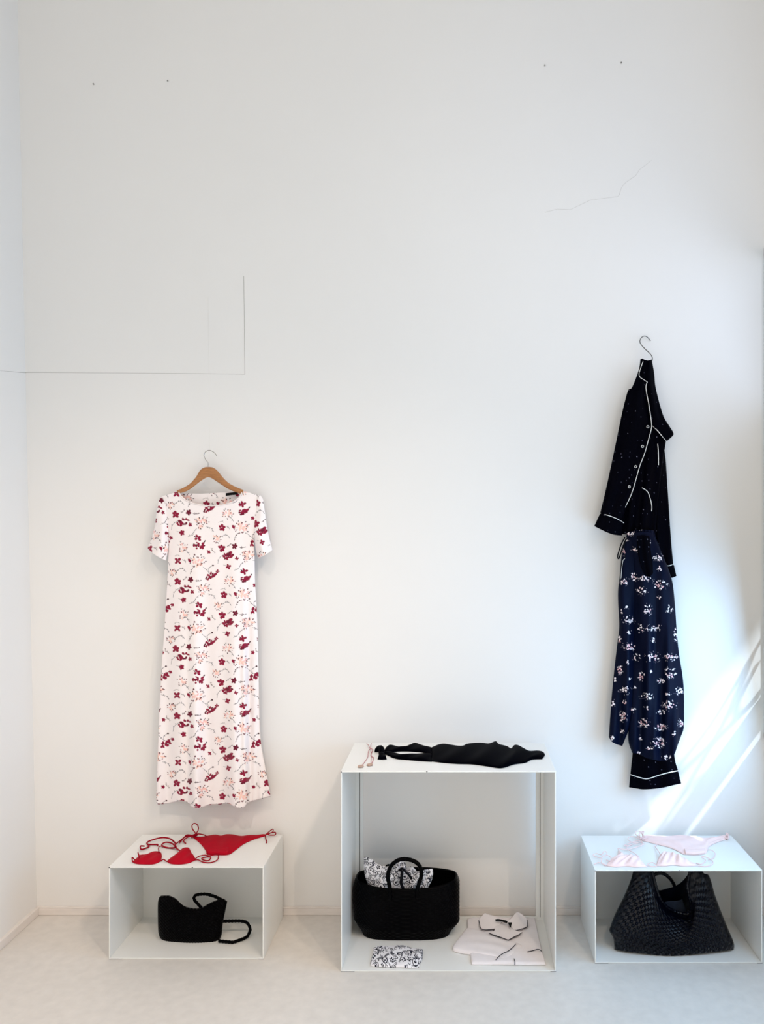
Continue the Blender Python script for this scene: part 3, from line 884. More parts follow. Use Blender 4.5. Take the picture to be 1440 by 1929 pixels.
cords('string', [([(262, 1612), (260, 1606), (262, 1617), (255, 1620), (249, 1615), (250, 1624)], [0.004, 0.02, 0.01, 0.0, 0.012, 0.004]),
                 ([(300, 1606), (299, 1598), (303, 1594), (325, 1598), (331, 1593)], [0.01, 0.008, 0.002, 0.0, 0.008]),
                 ([(303, 1622), (308, 1619), (314, 1623)], [0, 0.004, 0.002]),
                 ([(343, 1604), (335, 1600), (331, 1594), (330, 1588), (320, 1580), (305, 1578), (285, 1583), (277, 1588), (281, 1594), (274, 1598), (266, 1600), (265, 1594), (272, 1594)], [0.01, 0.006, 0.006, 0.01, 0.01, 0.012, 0.01, 0.008, 0.002, 0, 0.003, 0.01, 0.012], 0.0030),
                 ([(278, 1591), (290, 1591), (297, 1591), (297, 1593)], [0.002, 0.002, 0.002, 0.002], 0.0028),
                 ([(331, 1594), (322, 1588), (311, 1587), (305, 1592), (315, 1597), (330, 1597)], [0.01, 0.008, 0.006, 0.002, 0.0, 0.006], 0.0028),
                 ([(331, 1590), (340, 1583), (350, 1576), (362, 1574)], [0.008, 0.004, 0.006, 0.012], 0.0024),
                 ([(368, 1618), (375, 1613), (388, 1611), (397, 1615), (393, 1621), (384, 1620), (380, 1617), (390, 1614), (408, 1610), (412, 1614), (408, 1621), (396, 1625), (383, 1624), (374, 1620), (368, 1620)],
                  [0.008, 0.006, 0.004, 0.003, 0.001, 0, 0.001, 0.004, 0.006, 0.004, 0.001, 0, 0, 0.002, 0.004])], ZL, M['redcord'], bt)
bb = thing('bikini_briefs', 'red side-tie bikini bottom, on the left white box behind the cups', 'swimwear', tuple(onz(415, 1595, ZL)))
lay('panel', [(364, 1577), (378, 1577), (395, 1574), (407, 1573), (417, 1574.5), (427, 1572), (440, 1573), (455, 1575), (475, 1574), (500, 1572)],
    [(364, 1578), (378, 1590), (388, 1603), (391, 1610), (410, 1611), (431, 1610), (445, 1601), (460, 1590), (480, 1581), (500, 1575)], [(364, 1577), (364, 1578)], [(500, 1572), (500, 1575)], ZL,
    lambda u, w, x, y: 0.008 * round_prof(u, .5) * round_prof(w, .6) + 0.0025 * np.sin(u * 26 + w * 3) * round_prof(u, .5) * round_prof(w, .4), M['red'], bb, 120, 40)
lay('gusset', [(389, 1601), (405, 1603), (420, 1603.5), (431, 1601)], [(391, 1610), (405, 1611), (420, 1611), (431, 1610)], [(389, 1601), (391, 1610)], [(431, 1601), (431, 1610)], ZL,
    lambda u, w, x, y: 0.011 + 0 * u, M['red'], bb, 40, 10)
cords('side_tie', [([(500, 1573), (508, 1566), (514, 1562), (514, 1567), (505, 1572), (518, 1573), (519, 1568), (510, 1569), (500, 1573)], [0.004, 0.012, 0.022, 0.016, 0.008, 0.006, 0.012, 0.012, 0.006]),
                   ([(500, 1573), (501, 1580), (503, 1586), (501.5, 1588)], [0.006, 0.003, 0, 0])], ZL, M['redcord'], bb)
kn = cords('side_tie', [([(366, 1573), (374, 1571), (385, 1573), (390, 1576)], [0.014, 0.012, 0.008, 0.004]),
                   ([(364, 1574), (352, 1573), (345, 1580), (338, 1588)], [0.014, 0.012, 0.006, 0.002]),
                   ([(362, 1574), (352, 1578), (346, 1584), (350, 1589)], [0.01, 0.008, 0.004, 0])], ZL, M['redcord'], bb, 0.0024)
lp = smooth_poly([(369, 1570), (363, 1562), (362, 1555), (366, 1551), (372, 1554), (374, 1562), (370, 1570)], 40)
tubes('side_tie', [(at(lp[:, 0], lp[:, 1], -0.048 - np.interp(lp[:, 1], [1551, 1572], [0.0, 0.015])), 0.0021)], M['redcord'], bb, 7)
tubes('knot', [(onz(np.linspace(361, 371, 8), np.linspace(1576, 1572, 8), ZL + 0.012), 0.006)], M['redcord'], bb, 7)

# ------------------------------------------------------------------ pink bikini on the right box
qt = thing('triangle_bikini', 'pale pink triangle bikini top with strings, on the right white box', 'swimwear', tuple(onz(1230, 1628, ZL)))
crk = lambda h: (lambda u, w, x, y: h * round_prof(u, .6) * round_prof(w, .6) * (0.75 + 0.35 * np.sin(u * 21 + w * 5) * np.cos(w * 6 + u * 9)))
lay('cup', [(1166, 1601), (1178, 1611), (1190, 1612), (1203, 1613)], [(1142, 1631), (1160, 1633.5), (1180, 1632), (1198, 1634), (1219, 1633)], [(1166, 1601), (1163, 1612), (1152, 1619), (1142, 1631)], [(1203, 1613), (1209, 1622), (1219, 1633)],
    ZL, crk(0.020), M['pink'], qt)
lay('cup', [(1245, 1610), (1255, 1605), (1268, 1610), (1280, 1612)], [(1237, 1631), (1252, 1632), (1270, 1630), (1290, 1632), (1316, 1631)], [(1245, 1610), (1240, 1620), (1237, 1631)], [(1280, 1612), (1294, 1620), (1316, 1631)],
    ZL, crk(0.022), M['pink'], qt)
cords('string', [([(1142, 1631), (1134, 1625), (1135, 1615), (1144, 1611), (1152, 1616), (1150, 1622), (1143, 1620)], [0.0, 0.004, 0.012, 0.016, 0.012, 0.006, 0.003]),
                 ([(1135, 1617), (1124, 1614), (1118, 1611), (1124, 1608), (1134, 1610), (1138, 1604), (1144, 1606), (1142, 1612)], [0.004, 0.004, 0.006, 0.01, 0.01, 0.016, 0.014, 0.006]),
                 ([(1120, 1628), (1128, 1625), (1136, 1627), (1146, 1631)], [0, 0.003, 0.003, 0]),
                 ([(1219, 1632), (1222, 1627), (1230, 1625), (1236, 1629), (1237, 1632), (1228, 1632), (1221, 1630)], [0, 0.004, 0.008, 0.006, 0, 0, 0.002]),
                 ([(1166, 1601), (1165, 1598), (1178, 1600), (1195, 1597), (1215, 1590)], [0.014, 0.012, 0.006, 0.005, 0.006]),
                 ([(1203, 1613), (1192, 1605), (1180, 1598), (1190, 1591), (1205, 1590)], [0.006, 0.004, 0.004, 0.006, 0.006]),
                 ([(1245, 1610), (1240, 1602), (1235, 1594), (1240, 1590)], [0.012, 0.006, 0.003, 0.005]),
                 ([(1316, 1631), (1330, 1632), (1342, 1628), (1343, 1622), (1332, 1615), (1322, 1614), (1330, 1621), (1322, 1628), (1312, 1626)], [0, 0, 0.002, 0.005, 0.008, 0.008, 0.004, 0, 0]),
                 ([(1335, 1620), (1345, 1616), (1348, 1608), (1342, 1602), (1334, 1601)], [0.003, 0.005, 0.008, 0.01, 0.008])], ZL, M['pinkcord'], qt, 0.0016)
qb = thing('bikini_briefs', 'pale pink side-tie bikini bottom, on the right white box at the back', 'swimwear', tuple(onz(1290, 1600, ZL)))
lay('panel', [(1207, 1579), (1220, 1574), (1240, 1575), (1262, 1576), (1285, 1574), (1305, 1576), (1325, 1579), (1345, 1578), (1372, 1572)],
    [(1208, 1583), (1235, 1590), (1262, 1597), (1280, 1605), (1292, 1610), (1328, 1609), (1336, 1596), (1350, 1588), (1373, 1580)], [(1207, 1579), (1208, 1583)], [(1372, 1572), (1373, 1580)], ZL,
    lambda u, w, x, y: 0.010 * round_prof(u, .5) * round_prof(w, .6) * (1 + .45 * np.sin(w * 11 + u * 4) * np.cos(u * 15)), M['pink'], qb, 120, 40)
lay('gusset', [(1290, 1604), (1305, 1605), (1330, 1604)], [(1292, 1610), (1310, 1611), (1329, 1609)], [(1290, 1604), (1292, 1610)], [(1330, 1604), (1329, 1609)], ZL, lambda u, w, x, y: 0.010 + 0 * u, M['pink'], qb, 40, 10)
cords('side_tie', [([(1209, 1580), (1200, 1573), (1197, 1569), (1201, 1565.5), (1207, 1567), (1211, 1574), (1207, 1581)], [0.008, 0.01, 0.012, 0.016, 0.014, 0.012, 0.01]),
                   ([(1208, 1580), (1205, 1571), (1213, 1566), (1212, 1574), (1220, 1577), (1210, 1581)], [0.01, 0.016, 0.022, 0.016, 0.01, 0.008], 0.0026),
                   ([(1208, 1581), (1195, 1576), (1186, 1577), (1184, 1582), (1195, 1588), (1208, 1586)], [0.008, 0.008, 0.008, 0.006, 0.003, 0.005]),
                   ([(1207, 1583), (1193, 1586), (1180, 1591), (1177, 1593), (1190, 1592)], [0.006, 0.005, 0.003, 0.002, 0.002]),
                   ([(1209, 1584), (1212, 1589), (1206, 1586)], [0.006, 0.003, 0.004]),
                   ([(1371, 1575), (1369, 1570), (1373, 1573), (1372, 1580), (1365, 1577)], [0.008, 0.014, 0.01, 0.004, 0.004], 0.003)], ZL, M['pinkcord'], qb, 0.0016)

# ------------------------------------------------------------------ black swimsuit and rose cord on the middle box
sw = thing('swimsuit', 'black one-piece swimsuit laid flat on top of the tall white box', 'swimwear', tuple(onz(880, 1430, ZM)))
rip = lambda h, k: (lambda u, w, x, y: h * round_prof(w, .5) * round_prof(u, .35) * (1 + .3 * np.sin(u * k + w * 4)))
lay('bodice', [(812, 1409), (836, 1402.5), (870, 1407), (880, 1404), (905, 1400.5), (922, 1402), (934, 1398.5), (940, 1404), (955, 1407), (963, 1411), (969, 1405), (976, 1405.5), (985, 1412), (996, 1417), (1012, 1415), (1022, 1416)],
    [(812, 1434), (835, 1437), (862, 1439), (890, 1440), (920, 1444), (945, 1447), (970, 1440), (990, 1437), (1003, 1431), (1022, 1430)], [(812, 1409), (814, 1422), (812, 1434)], [(1022, 1416), (1027, 1422), (1022, 1430)],
    ZM, rip(0.016, 24), M['blackswim'], sw, 140, 40)
lay('shoulder_strap', [(724, 1415), (730, 1407.5), (738, 1405), (762, 1410), (772, 1406), (783, 1401), (800, 1406), (814, 1409)], [(724, 1417), (735, 1417), (760, 1415.5), (790, 1417), (814, 1421)],
    [(724, 1415), (724, 1417)], [(814, 1409), (814, 1421)], ZM, rip(0.010, 14), M['blackswim'], sw, 80, 16)
lay('shoulder_strap', [(724, 1417), (745, 1419.5), (762, 1424), (780, 1422), (797, 1420), (814, 1421)], [(726, 1421), (745, 1429), (765, 1431.5), (790, 1433.5), (814, 1435)], [(724, 1417), (726, 1421)], [(814, 1421), (814, 1435)],
    ZM, rip(0.010, 14), M['blackswim'], sw, 80, 16)
lay('bow_loop', [(706, 1416), (712, 1409), (719, 1405.5)], [(706, 1417), (714, 1416), (721, 1408)], [(706, 1416), (706, 1417)], [(719, 1405.5), (721, 1408)], ZM, rip(0.012, 4), M['blackswim'], sw, 24, 12)
lay('bow_loop', [(716, 1420), (720, 1420), (725, 1420)], [(711.5, 1430.5), (720, 1431), (729, 1430.5)], [(716, 1420), (711.5, 1430.5)], [(725, 1420), (729, 1430.5)], ZM, rip(0.012, 4), M['blackswim'], sw, 24, 16)
lay('bow_knot', [(713, 1414), (719, 1412), (725, 1414)], [(714, 1422), (719, 1424), (726, 1421)], [(713, 1414), (714, 1422)], [(725, 1414), (726, 1421)], ZM, rip(0.018, 2), M['blackswim'], sw, 20, 14)
nk_ = thing('necklace', 'thin rose cord necklace with two flat discs, beside the black swimsuit straps', 'necklace', tuple(onz(697, 1425, ZM)))
cords('cord', [([(691, 1401), (694, 1403), (696, 1407), (698, 1410), (703, 1412), (701, 1416), (699, 1423), (702, 1426), (704, 1427), (703, 1433), (700, 1438), (698, 1440)], [0.004, 0.004, 0.003, 0.004, 0.002, 0, 0, 0, 0, 0, 0, 0]),
               ([(700, 1400), (699, 1404), (698, 1410), (695, 1414), (694, 1419), (693, 1426), (689, 1433), (683, 1441)], [0.004, 0.003, 0.004, 0.001, 0, 0, 0, 0]),
               ([(699, 1411), (700, 1425), (699, 1438)], [0.003, 0, 0], 0.0007)], ZM, M['rosecord'], nk_, 0.0012)
for x, y in ((680, 1443.5), (697, 1440.5)):
    c = onz(x, y, ZM + 0.0025)
    a = np.linspace(0, 6.283, 24, endpoint=False)
    V = [tuple(c + (0.011 * math.cos(t), 0.014 * math.sin(t), dz)) for dz in (-0.001, 0.0015) for t in a]
    Q = [(i, (i + 1) % 24, 24 + (i + 1) % 24, 24 + i) for i in range(24)] + [tuple(range(24))[::-1], tuple(range(24, 48))]
    mesh_obj('disc', V, Q, M['bead'], nk_, smooth=False)['label'] = 'flat rose gold disc'


# ------------------------------------------------------------------ woven bags
def weave(a, b, na, nb, amp):
    """relief of a plain weave in two running coordinates"""
    s = np.sin(a * np.pi * na) * np.sin(b * np.pi * nb)
    return amp * (np.abs(np.sin(a * np.pi * na)) ** .6 * np.abs(np.sin(b * np.pi * nb)) ** .6 * np.sign(s) * .5 + .5 * np.abs(s))


ZB = T + 0.0008
# small shoulder bag
sb = thing('shoulder_bag', 'small black woven shoulder bag with looped strap, inside the left white box', 'bag', tuple(onz(357, 1780, ZB)))
def bag_sides(top, bottom, left, right, yc, half, nu, nv, na, nb, amp, flare=0.0, sm=True, bot_h=0.0):
    G = coons(top, bottom, left, right, nu, nv, sm)
    U, W = uv(nv, nu)
    prof = round_prof(U, .38) * (np.clip(1 - (1 - (1 - W)) ** 6, 0, 1) ** .5 * .75 + .25)
    k = half * prof * (0.55 + flare + (0.45 - flare) * W)
    rel = weave(U, W, na, nb, amp) * np.clip(round_prof(U, .5) * 2, 0, 1)
    return G, yc - k - rel, yc + k


G, yf, yb = bag_sides([(300, 1692), (304, 1689), (312, 1688.5), (320, 1689), (332, 1695), (345, 1707), (360, 1712), (378, 1712), (395, 1703), (412, 1696), (421, 1694.5), (428, 1700)],
                      [(305, 1772), (316, 1777.5), (340, 1780), (370, 1782), (396, 1782), (406, 1779), (413, 1773)], [(300, 1692), (297.5, 1705), (297.5, 1740), (299, 1760), (305, 1772)], [(428, 1700), (424, 1720), (420, 1740), (418, 1760), (413, 1773)],
                      -0.205, 0.05, 260, 180, 44, 30, 0.0022)
shell('bag_body', at(G[..., 0], G[..., 1], yf), at(G[..., 0], G[..., 1] - 2, yb), M['blackleather'], sb, caps=True)
s1 = smooth_poly([(383, 1714), (373, 1703), (366, 1694), (368, 1687), (379, 1684.5), (392, 1685), (410, 1691), (427, 1701)], 70)
s2 = smooth_poly([(418, 1735.5), (435, 1735), (455, 1735), (466, 1739), (471.5, 1750), (468, 1761), (461, 1773), (450, 1780.5), (436, 1780.5), (424, 1777), (412, 1773)], 90)
y2 = np.interp(np.linspace(0, 1, 90), [0, .3, .55, .8, 1], [-0.19, -0.185, -0.205, -0.25, -0.24])
p1, p2 = at(s1[:, 0], s1[:, 1], -0.19), at(s2[:, 0], s2[:, 1], y2)
p2[:, 2] = np.maximum(p2[:, 2], ZB + 0.0062)
tw = lambda n, r: r * (1 + .12 * np.sin(np.arange(n) * 1.6))
tubes('strap', [(p1, tw(70, 0.0058))], M['blackleather'], sb, 10)
tubes('strap', [(p2, tw(90, 0.0058))], M['blackleather'], sb, 10)

# tote in the middle box: an open oval basket
tb = thing('tote_bag', 'large black woven tote basket with wrapped handles, inside the tall white box', 'bag', tuple(onz(767, 1770, ZB)))
yc0, hd = -0.150, 0.092
z_of = lambda py, y: CH - (py - CY) * (y + D) / F
x_of = lambda px, y: (px - CX) * (y + D) / F
nh, na_ = 150, 420
hh = np.linspace(0, 1, nh)[:, None]
aa = np.linspace(0, 2 * np.pi, na_, endpoint=False)[None]
zr = 0.214
xl_ = np.interp(hh, [0, .10, .28, .6, .85, 1], [x_of(686, yc0), x_of(681, yc0), x_of(669, yc0), x_of(667, yc0), x_of(667.5, yc0), x_of(671, yc0)])
xr_ = np.interp(hh, [0, .10, .24, .6, .9, 1], [x_of(847, yc0), x_of(853, yc0), x_of(866, yc0), x_of(866, yc0), x_of(866, yc0), x_of(862, yc0)])
sgn = lambda v, p: np.sign(v) * np.abs(v) ** p
ex = 0.62
xc, xa = (xl_ + xr_) / 2, (xr_ - xl_) / 2
hdv = hd * np.interp(hh, [0, .2, 1], [.80, .95, 1.0])
zrim = zr + 0.010 * np.abs(np.cos(aa)) ** 2 + 0.004 * np.sin(aa * 3)
rel = weave(aa / (2 * np.pi), hh, 110, 26, 0.0018)
TX = xc + (xa + rel * .6) * sgn(np.cos(aa), ex)
TY = yc0 - (hdv + rel) * sgn(np.sin(aa), ex)
TZ = ZB + hh * (zrim - ZB) + 0 * aa
Pout = np.stack([TX, TY, TZ], -1)
Pin = np.stack([xc + (xa - .008) * sgn(np.cos(aa), ex), yc0 - (hdv - .008) * sgn(np.sin(aa), ex), TZ + 0.001], -1)[::-1]
rim = np.stack([xc[-1] + (xa[-1] - .004) * sgn(np.cos(aa[0]), ex), yc0 - (hdv[-1] - .004) * sgn(np.sin(aa[0]), ex), TZ[-1] + 0.005], -1)[None]
Pin[-1, :, 2] = ZB + 0.004
A = np.concatenate([Pout, rim, Pin], 0)
Qt = grid_quads(len(A), na_, wrap=True)
n0 = len(A) * na_
V = np.concatenate([A.reshape(-1, 3), [[float(xc[0, 0]), yc0, ZB]], [[float(xc[0, 0]), yc0, ZB + 0.004]]])
k = np.arange(na_)
tri = [(n0, int((i + 1) % na_), int(i)) for i in k] + [(n0 + 1, int(n0 - na_ + i), int(n0 - na_ + (i + 1) % na_)) for i in k]
mesh_obj('bag_body', V, [tuple(map(int, q)) for q in Qt] + tri, M['blackleather'], tb)
yh = yc0 - hd - 0.004
h1 = smooth_poly([(735, 1694), (734.5, 1672), (731, 1650), (736, 1633), (746, 1623), (758, 1618.5), (772, 1619.5), (785, 1625), (793, 1636), (794, 1650), (789, 1666), (786, 1678), (785, 1692)], 110)
yy = np.interp(np.linspace(0, 1, 110), [0, .12, .5, .88, 1], [yh - 0.002, yh - .004, yh + 0.02, yh - .004, yh - 0.002])
tubes('handle', [(at(h1[:, 0], h1[:, 1], yy), 0.0078 * (1 + .06 * np.sin(np.arange(110) * 1.9)))], M['blackleather'], tb, 10)
h2 = smooth_poly([(731, 1680), (729, 1655), (727, 1640), (731, 1631), (738, 1634), (741, 1645), (744, 1660), (748, 1678)], 80)
tubes('handle', [(at(h2[:, 0], h2[:, 1], yc0 + 0.045), 0.0068)], M['blackleather'], tb, 10)

# printed pouch in the tote, and the folded one in front
INK, INK2 = (14, 14, 34), (34, 36, 60)


def paisley(w, h, seed, x0, y0, k, n):
    p = Paint(w, h, (238, 236, 240), x0, y0, k, wrap=False)
    r = random.Random(seed)
    pts = []
    tries = 0
    while len(pts) < n and tries < 4000:
        tries += 1
        a, b, s = r.uniform(0, w), r.uniform(0, h), r.uniform(.6, 1.25)
        if all(math.hypot(a - c, b - d) > 94 * (s + e) / 2 for c, d, e in pts):
            pts.append((a, b, s))
    for a, b, s in pts:
        t = r.random() * 6.28
        kd = r.random()
        R = 46 * s
        if kd < .4:
            p.ring(a, b, R, 12, INK, t, t + 5.0)
            p.ell(a, b, R * .42, R * .36, t, INK)
            p.ell(a + R * .12, b - R * .1, R * .12, R * .1, 0, (230, 228, 234))
        elif kd < .7:
            p.ring(a, b, R, 12, INK, t, t + 4.2)
            p.ring(a, b, R * .62, 9, INK2, t + .4, t + 3.6)
            p.ring(a, b, R * .3, 9, INK, t + .6, t + 4.6)
        else:
            for i in range(5):
                q = t + i * 1.257
                p.ell(a + math.cos(q) * R * .5, b + math.sin(q) * R * .5, R * .36, R * .2, q, INK)
            p.ell(a, b, R * .2, R * .2, 0, (235, 233, 238))
        for i in range(3):
            q = r.random() * 6.28
            x, y = a + math.cos(q) * R * 1.4, b + math.sin(q) * R * 1.4
            p.line([(x, y), (x + math.cos(q + 1) * 18, y + math.sin(q + 1) * 18), (x + math.cos(q + 2) * 30, y + math.sin(q + 2) * 24)], 9, INK if r.random() < .7 else INK2)
    for i in range(n * 3):
        p.ell(r.uniform(0, w), r.uniform(0, h), r.uniform(6, 12), r.uniform(4, 6), r.random() * 3, INK)
    return p


pc1 = paisley(140 * 9, 90 * 9, 5, 680, 1600, 9.0, 110)
po = thing('fabric_pouch', 'black and white paisley drawstring pouch poking out of the black tote', 'pouch', tuple(at(750, 1676, yc0 - 0.02)))


def puff(name, top, bottom, left, right, y0, amp, seed, nu=150, nv=110):
    G = coons(top, bottom, left, right, nu, nv)
    U, W = uv(nv, nu)
    b = amp * round_prof(U, .5) * (1 + .35 * np.sin(U * 9 + W * 4 + seed)) + 0.006 * np.sin(U * 17 + W * 8 + seed) * round_prof(U, .4)
    c = pc1.sample(G[..., 0], G[..., 1])
    return shell(name, at(G[..., 0], G[..., 1], y0 - b), at(G[..., 0], G[..., 1], y0 + b * .6), M['paisley'], po, c, c, caps=True)


puff('pouch_body', [(686, 1614), (694, 1615), (703, 1620), (710, 1627), (717, 1629), (727, 1632), (738, 1632), (750, 1634), (764, 1637)], [(694, 1668), (703, 1677), (720, 1690), (740, 1692), (755, 1692), (770, 1690)],
     [(686, 1614), (686, 1630), (688, 1650), (694, 1668)], [(764, 1637), (766, 1655), (770, 1690)], yc0 - 0.03, 0.030, 0)
puff('pouch_body', [(756, 1640), (766, 1634), (776, 1632), (787, 1641), (796, 1640), (804, 1637), (815.5, 1636)], [(752, 1690), (770, 1692), (785, 1692), (800, 1684), (806, 1674)],
     [(756, 1640), (753, 1660), (752, 1690)], [(815.5, 1636), (816, 1648), (813, 1660), (806, 1674)], yc0 - 0.025, 0.028, 2)
puff('gathered_neck', [(745, 1622), (752, 1615.5), (758, 1619), (764, 1626)], [(740, 1642), (752, 1645), (768, 1650)], [(745, 1622), (744, 1632), (740, 1642)], [(764, 1626), (766, 1636), (768, 1650)], yc0 - 0.06, 0.016, 4, 60, 50)
tubes('drawstring', [(at(*smooth_poly([(752, 1640), (758, 1636), (764, 1642), (772, 1650), (776, 1656)], 30).T, yc0 - 0.085), 0.0045)], M['navycord'], po, 8)['label'] = 'dark tie'
tubes('drawstring', [(at(*smooth_poly([(758, 1640), (757, 1652), (756, 1664), (760, 1674)], 30).T, yc0 - 0.083), 0.0058)], M['navycord'], po, 8)['label'] = 'dark tie'

pc2 = paisley(110 * 9, 50 * 14, 9, 694, 1778, 9.0, 70)
pg = lay('fabric_pouch', [(704, 1787), (720, 1784.5), (740, 1783), (757, 1784), (775, 1787), (797.5, 1790)], [(697.5, 1815), (702, 1820.5), (725, 1822.5), (750, 1823), (775, 1824), (789, 1823)],
         [(704, 1787), (703, 1798), (697.5, 1815)], [(797.5, 1790), (796, 1806), (789, 1823)], ZB, lambda u, w, x, y: 0.012 * round_prof(u, .3) * round_prof(w, .3) + 0.002 * np.sin(u * 13 + w * 5),
         M['paisley'], None, 220, 130, colors=lambda x, y: pc2.sample(x, 1778 + (y - 1778) * 1.0))
tag(pg, 'folded black and white paisley cloth pouch lying in front of the black tote', 'pouch')

# ------------------------------------------------------------------ folded white shirt
fs = thing('folded_shirt', 'folded white pajama shirt with navy piping, lying in the tall white box', 'shirt', tuple(onz(955, 1780, ZB)))
flat = lambda h, k=0.0012: (lambda u, w, x, y: h * round_prof(u, .15) * round_prof(w, .15) + k * np.sin(u * 12 + w * 9) + k * .7 * np.sin(w * 23 - u * 5))
lay('shirt_body', [(880, 1733), (900, 1731), (930, 1734), (965, 1735), (995, 1731), (1008, 1730)], [(889, 1817), (930, 1817.5), (970, 1818), (1029, 1818)], [(880, 1733), (880.5, 1748), (885, 1790), (889, 1817)],
    [(1008, 1730), (1013, 1755), (1020, 1785), (1029, 1818)], ZB, flat(0.012), M['cotton'], fs, 110, 80)
lay('sleeve', [(880, 1751), (905, 1757), (940, 1770), (968, 1778), (990, 1785)], [(853, 1787), (857, 1793), (885, 1799), (915, 1804), (936, 1808), (953, 1815)], [(880, 1751), (868, 1768), (853, 1787)],
    [(990, 1785), (975, 1797), (953, 1815)], ZB, lambda u, w, x, y: 0.018 * round_prof(w, .2) * round_prof(u, .12) + 0.0013 * np.sin(w * 15 + u * 7 + 2 * np.sin(u * 4)) * np.clip(2 * u, .2, 1), M['cotton'], fs, 110, 60)


def lay_h(name, top, bottom, left, right, z, mat, parent, hf, nu=50, nv=40):
    G = coons(top, bottom, left, right, nu, nv)
    U, W = uv(nv, nu)
    zz = z + hf(U, W)
    A = onz(G[..., 0], G[..., 1], zz)
    B = A.copy()
    B[..., 2] -= 0.0022
    return shell(name, A, B, mat, parent, caps=True)


zs = ZB + 0.016
lay_h('collar', [(914, 1719.5), (924, 1724), (935, 1728), (950, 1732)], [(906, 1748), (911, 1751.5), (920, 1751), (931, 1750)], [(914, 1719.5), (907, 1727), (903, 1734), (906, 1748)], [(950, 1732), (942, 1740), (931, 1750)],
      zs, M['cotton'], fs, lambda u, w: 0.016 * (1 - w) ** 1.5 + 0.004)
lay_h('collar', [(957, 1736), (966, 1727), (974.5, 1718), (984, 1722)], [(969, 1752), (978, 1752), (986, 1749), (993.5, 1746)], [(957, 1736), (963, 1745), (969, 1752)], [(984, 1722), (991, 1729), (994, 1735), (993.5, 1746)],
      zs, M['cotton'], fs, lambda u, w: 0.018 * (1 - w) ** 1.5 + 0.004)
lay_h('collar_stand', [(914, 1720), (940, 1727), (960, 1728), (974.5, 1719)], [(930, 1741), (945, 1738), (958, 1738), (966, 1740)], [(914, 1720), (922, 1730), (930, 1741)], [(974.5, 1719), (970, 1728), (966, 1740)],
      zs, M['cotton'], fs, lambda u, w: 0.014 * (1 - w) + 0.001)
lay_h('lapel', [(931, 1741), (940, 1740), (950, 1740), (957, 1738)], [(922, 1758), (935, 1762), (948, 1766), (958, 1770.5)], [(931, 1741), (932, 1752), (922, 1758)], [(957, 1738), (962, 1750), (958, 1770.5)],
      zs, M['cotton'], fs, lambda u, w: 0.006 + 0.003 * np.sin(u * 3))
lay_h('lapel', [(960, 1746), (964, 1748), (968, 1751), (970, 1752)], [(958, 1770.5), (968, 1765), (976, 1761), (984, 1757)], [(960, 1746), (958, 1758), (958, 1770.5)], [(970, 1752), (977, 1754), (984, 1757)],
      zs, M['cotton'], fs, lambda u, w: 0.006 + 0.002 * u)
o = lay_h('neck_label', [(933.5, 1731.5), (940, 1731), (950, 1733), (956.5, 1735)], [(934, 1734), (942, 1734), (950, 1736.5), (956, 1738)], [(933.5, 1731.5), (934, 1734)], [(956.5, 1735), (956, 1738)], zs + 0.024, M['labelshade'], fs, lambda u, w: 0 * u, 16, 4)
o['label'] = 'black woven tape inside the collar'
o = lay_h('neck_shade', [(957.5, 1737.5), (961, 1737.5), (965, 1737.5)], [(961, 1746), (961.5, 1746.5), (962.5, 1746)], [(957.5, 1737.5), (961, 1746)], [(965, 1737.5), (962.5, 1746)], zs + 0.020, M['labelshade'], fs, lambda u, w: 0 * u, 10, 8)  # black patch standing in for the shade in the neck opening
o['label'] = 'black patch for the shade inside the neck'


def spipe(pts, z, r=0.0014, n=40):
    p = smooth_poly(pts, n)
    zz = np.interp(np.linspace(0, 1, n), np.linspace(0, 1, len(z)), z)
    o = tubes('piping', [(onz(p[:, 0], p[:, 1], zz), r)], M['navypiping'], fs, 6)
    o['label'] = 'thin navy piping'


spipe([(902.5, 1734), (904, 1740), (905.5, 1747), (910, 1751), (920, 1751.5), (931, 1750.5), (930, 1754)], [zs + .008, zs + .006, zs + .006, zs + .006, zs + .006, zs + .006, zs + .005])
spipe([(993.5, 1733), (994, 1740), (993, 1746), (985, 1749.5), (976, 1752), (969, 1752.5)], [zs + .010, zs + .008, zs + .006, zs + .006, zs + .006, zs + .006])
spipe([(921, 1757.5), (930, 1761), (943, 1765.5), (955, 1770), (959, 1770.5), (968, 1765.5), (977, 1761), (984, 1757)], [zs + .008] * 8)
spipe([(972.5, 1778), (966, 1785), (957, 1792), (948, 1796), (940, 1802), (934.5, 1808)], [ZB + .022, ZB + .022, ZB + .022, ZB + .022, ZB + .021, ZB + .018])
spipe([(994, 1793), (1003, 1791), (1012, 1788.5), (1017, 1789), (1021, 1792)], [ZB + .0155] * 5)
spipe([(969, 1806), (970.5, 1812), (970.5, 1818)], [ZB + .0155, ZB + .0155, ZB + .004])

# ------------------------------------------------------------------ big woven bag at right
hb = thing('woven_handbag', 'big slouchy blue-black woven handbag with open mouth, inside the right white box', 'bag', tuple(onz(1265, 1798, ZB)))
left = [(1196, 1626), (1193, 1642), (1187, 1662), (1174, 1692), (1160, 1720), (1151, 1743), (1148.5, 1754), (1156, 1768), (1158, 1788)]
right = [(1318, 1626), (1326, 1644), (1335, 1648), (1341, 1662), (1347, 1684), (1358, 1714), (1370, 1744), (1383, 1776), (1383, 1789)]
bot = [(1158, 1788), (1172, 1791), (1195, 1794), (1225, 1798), (1262, 1801), (1300, 1798.5), (1340, 1794), (1383, 1789)]
NUB, NVB = 420, 260


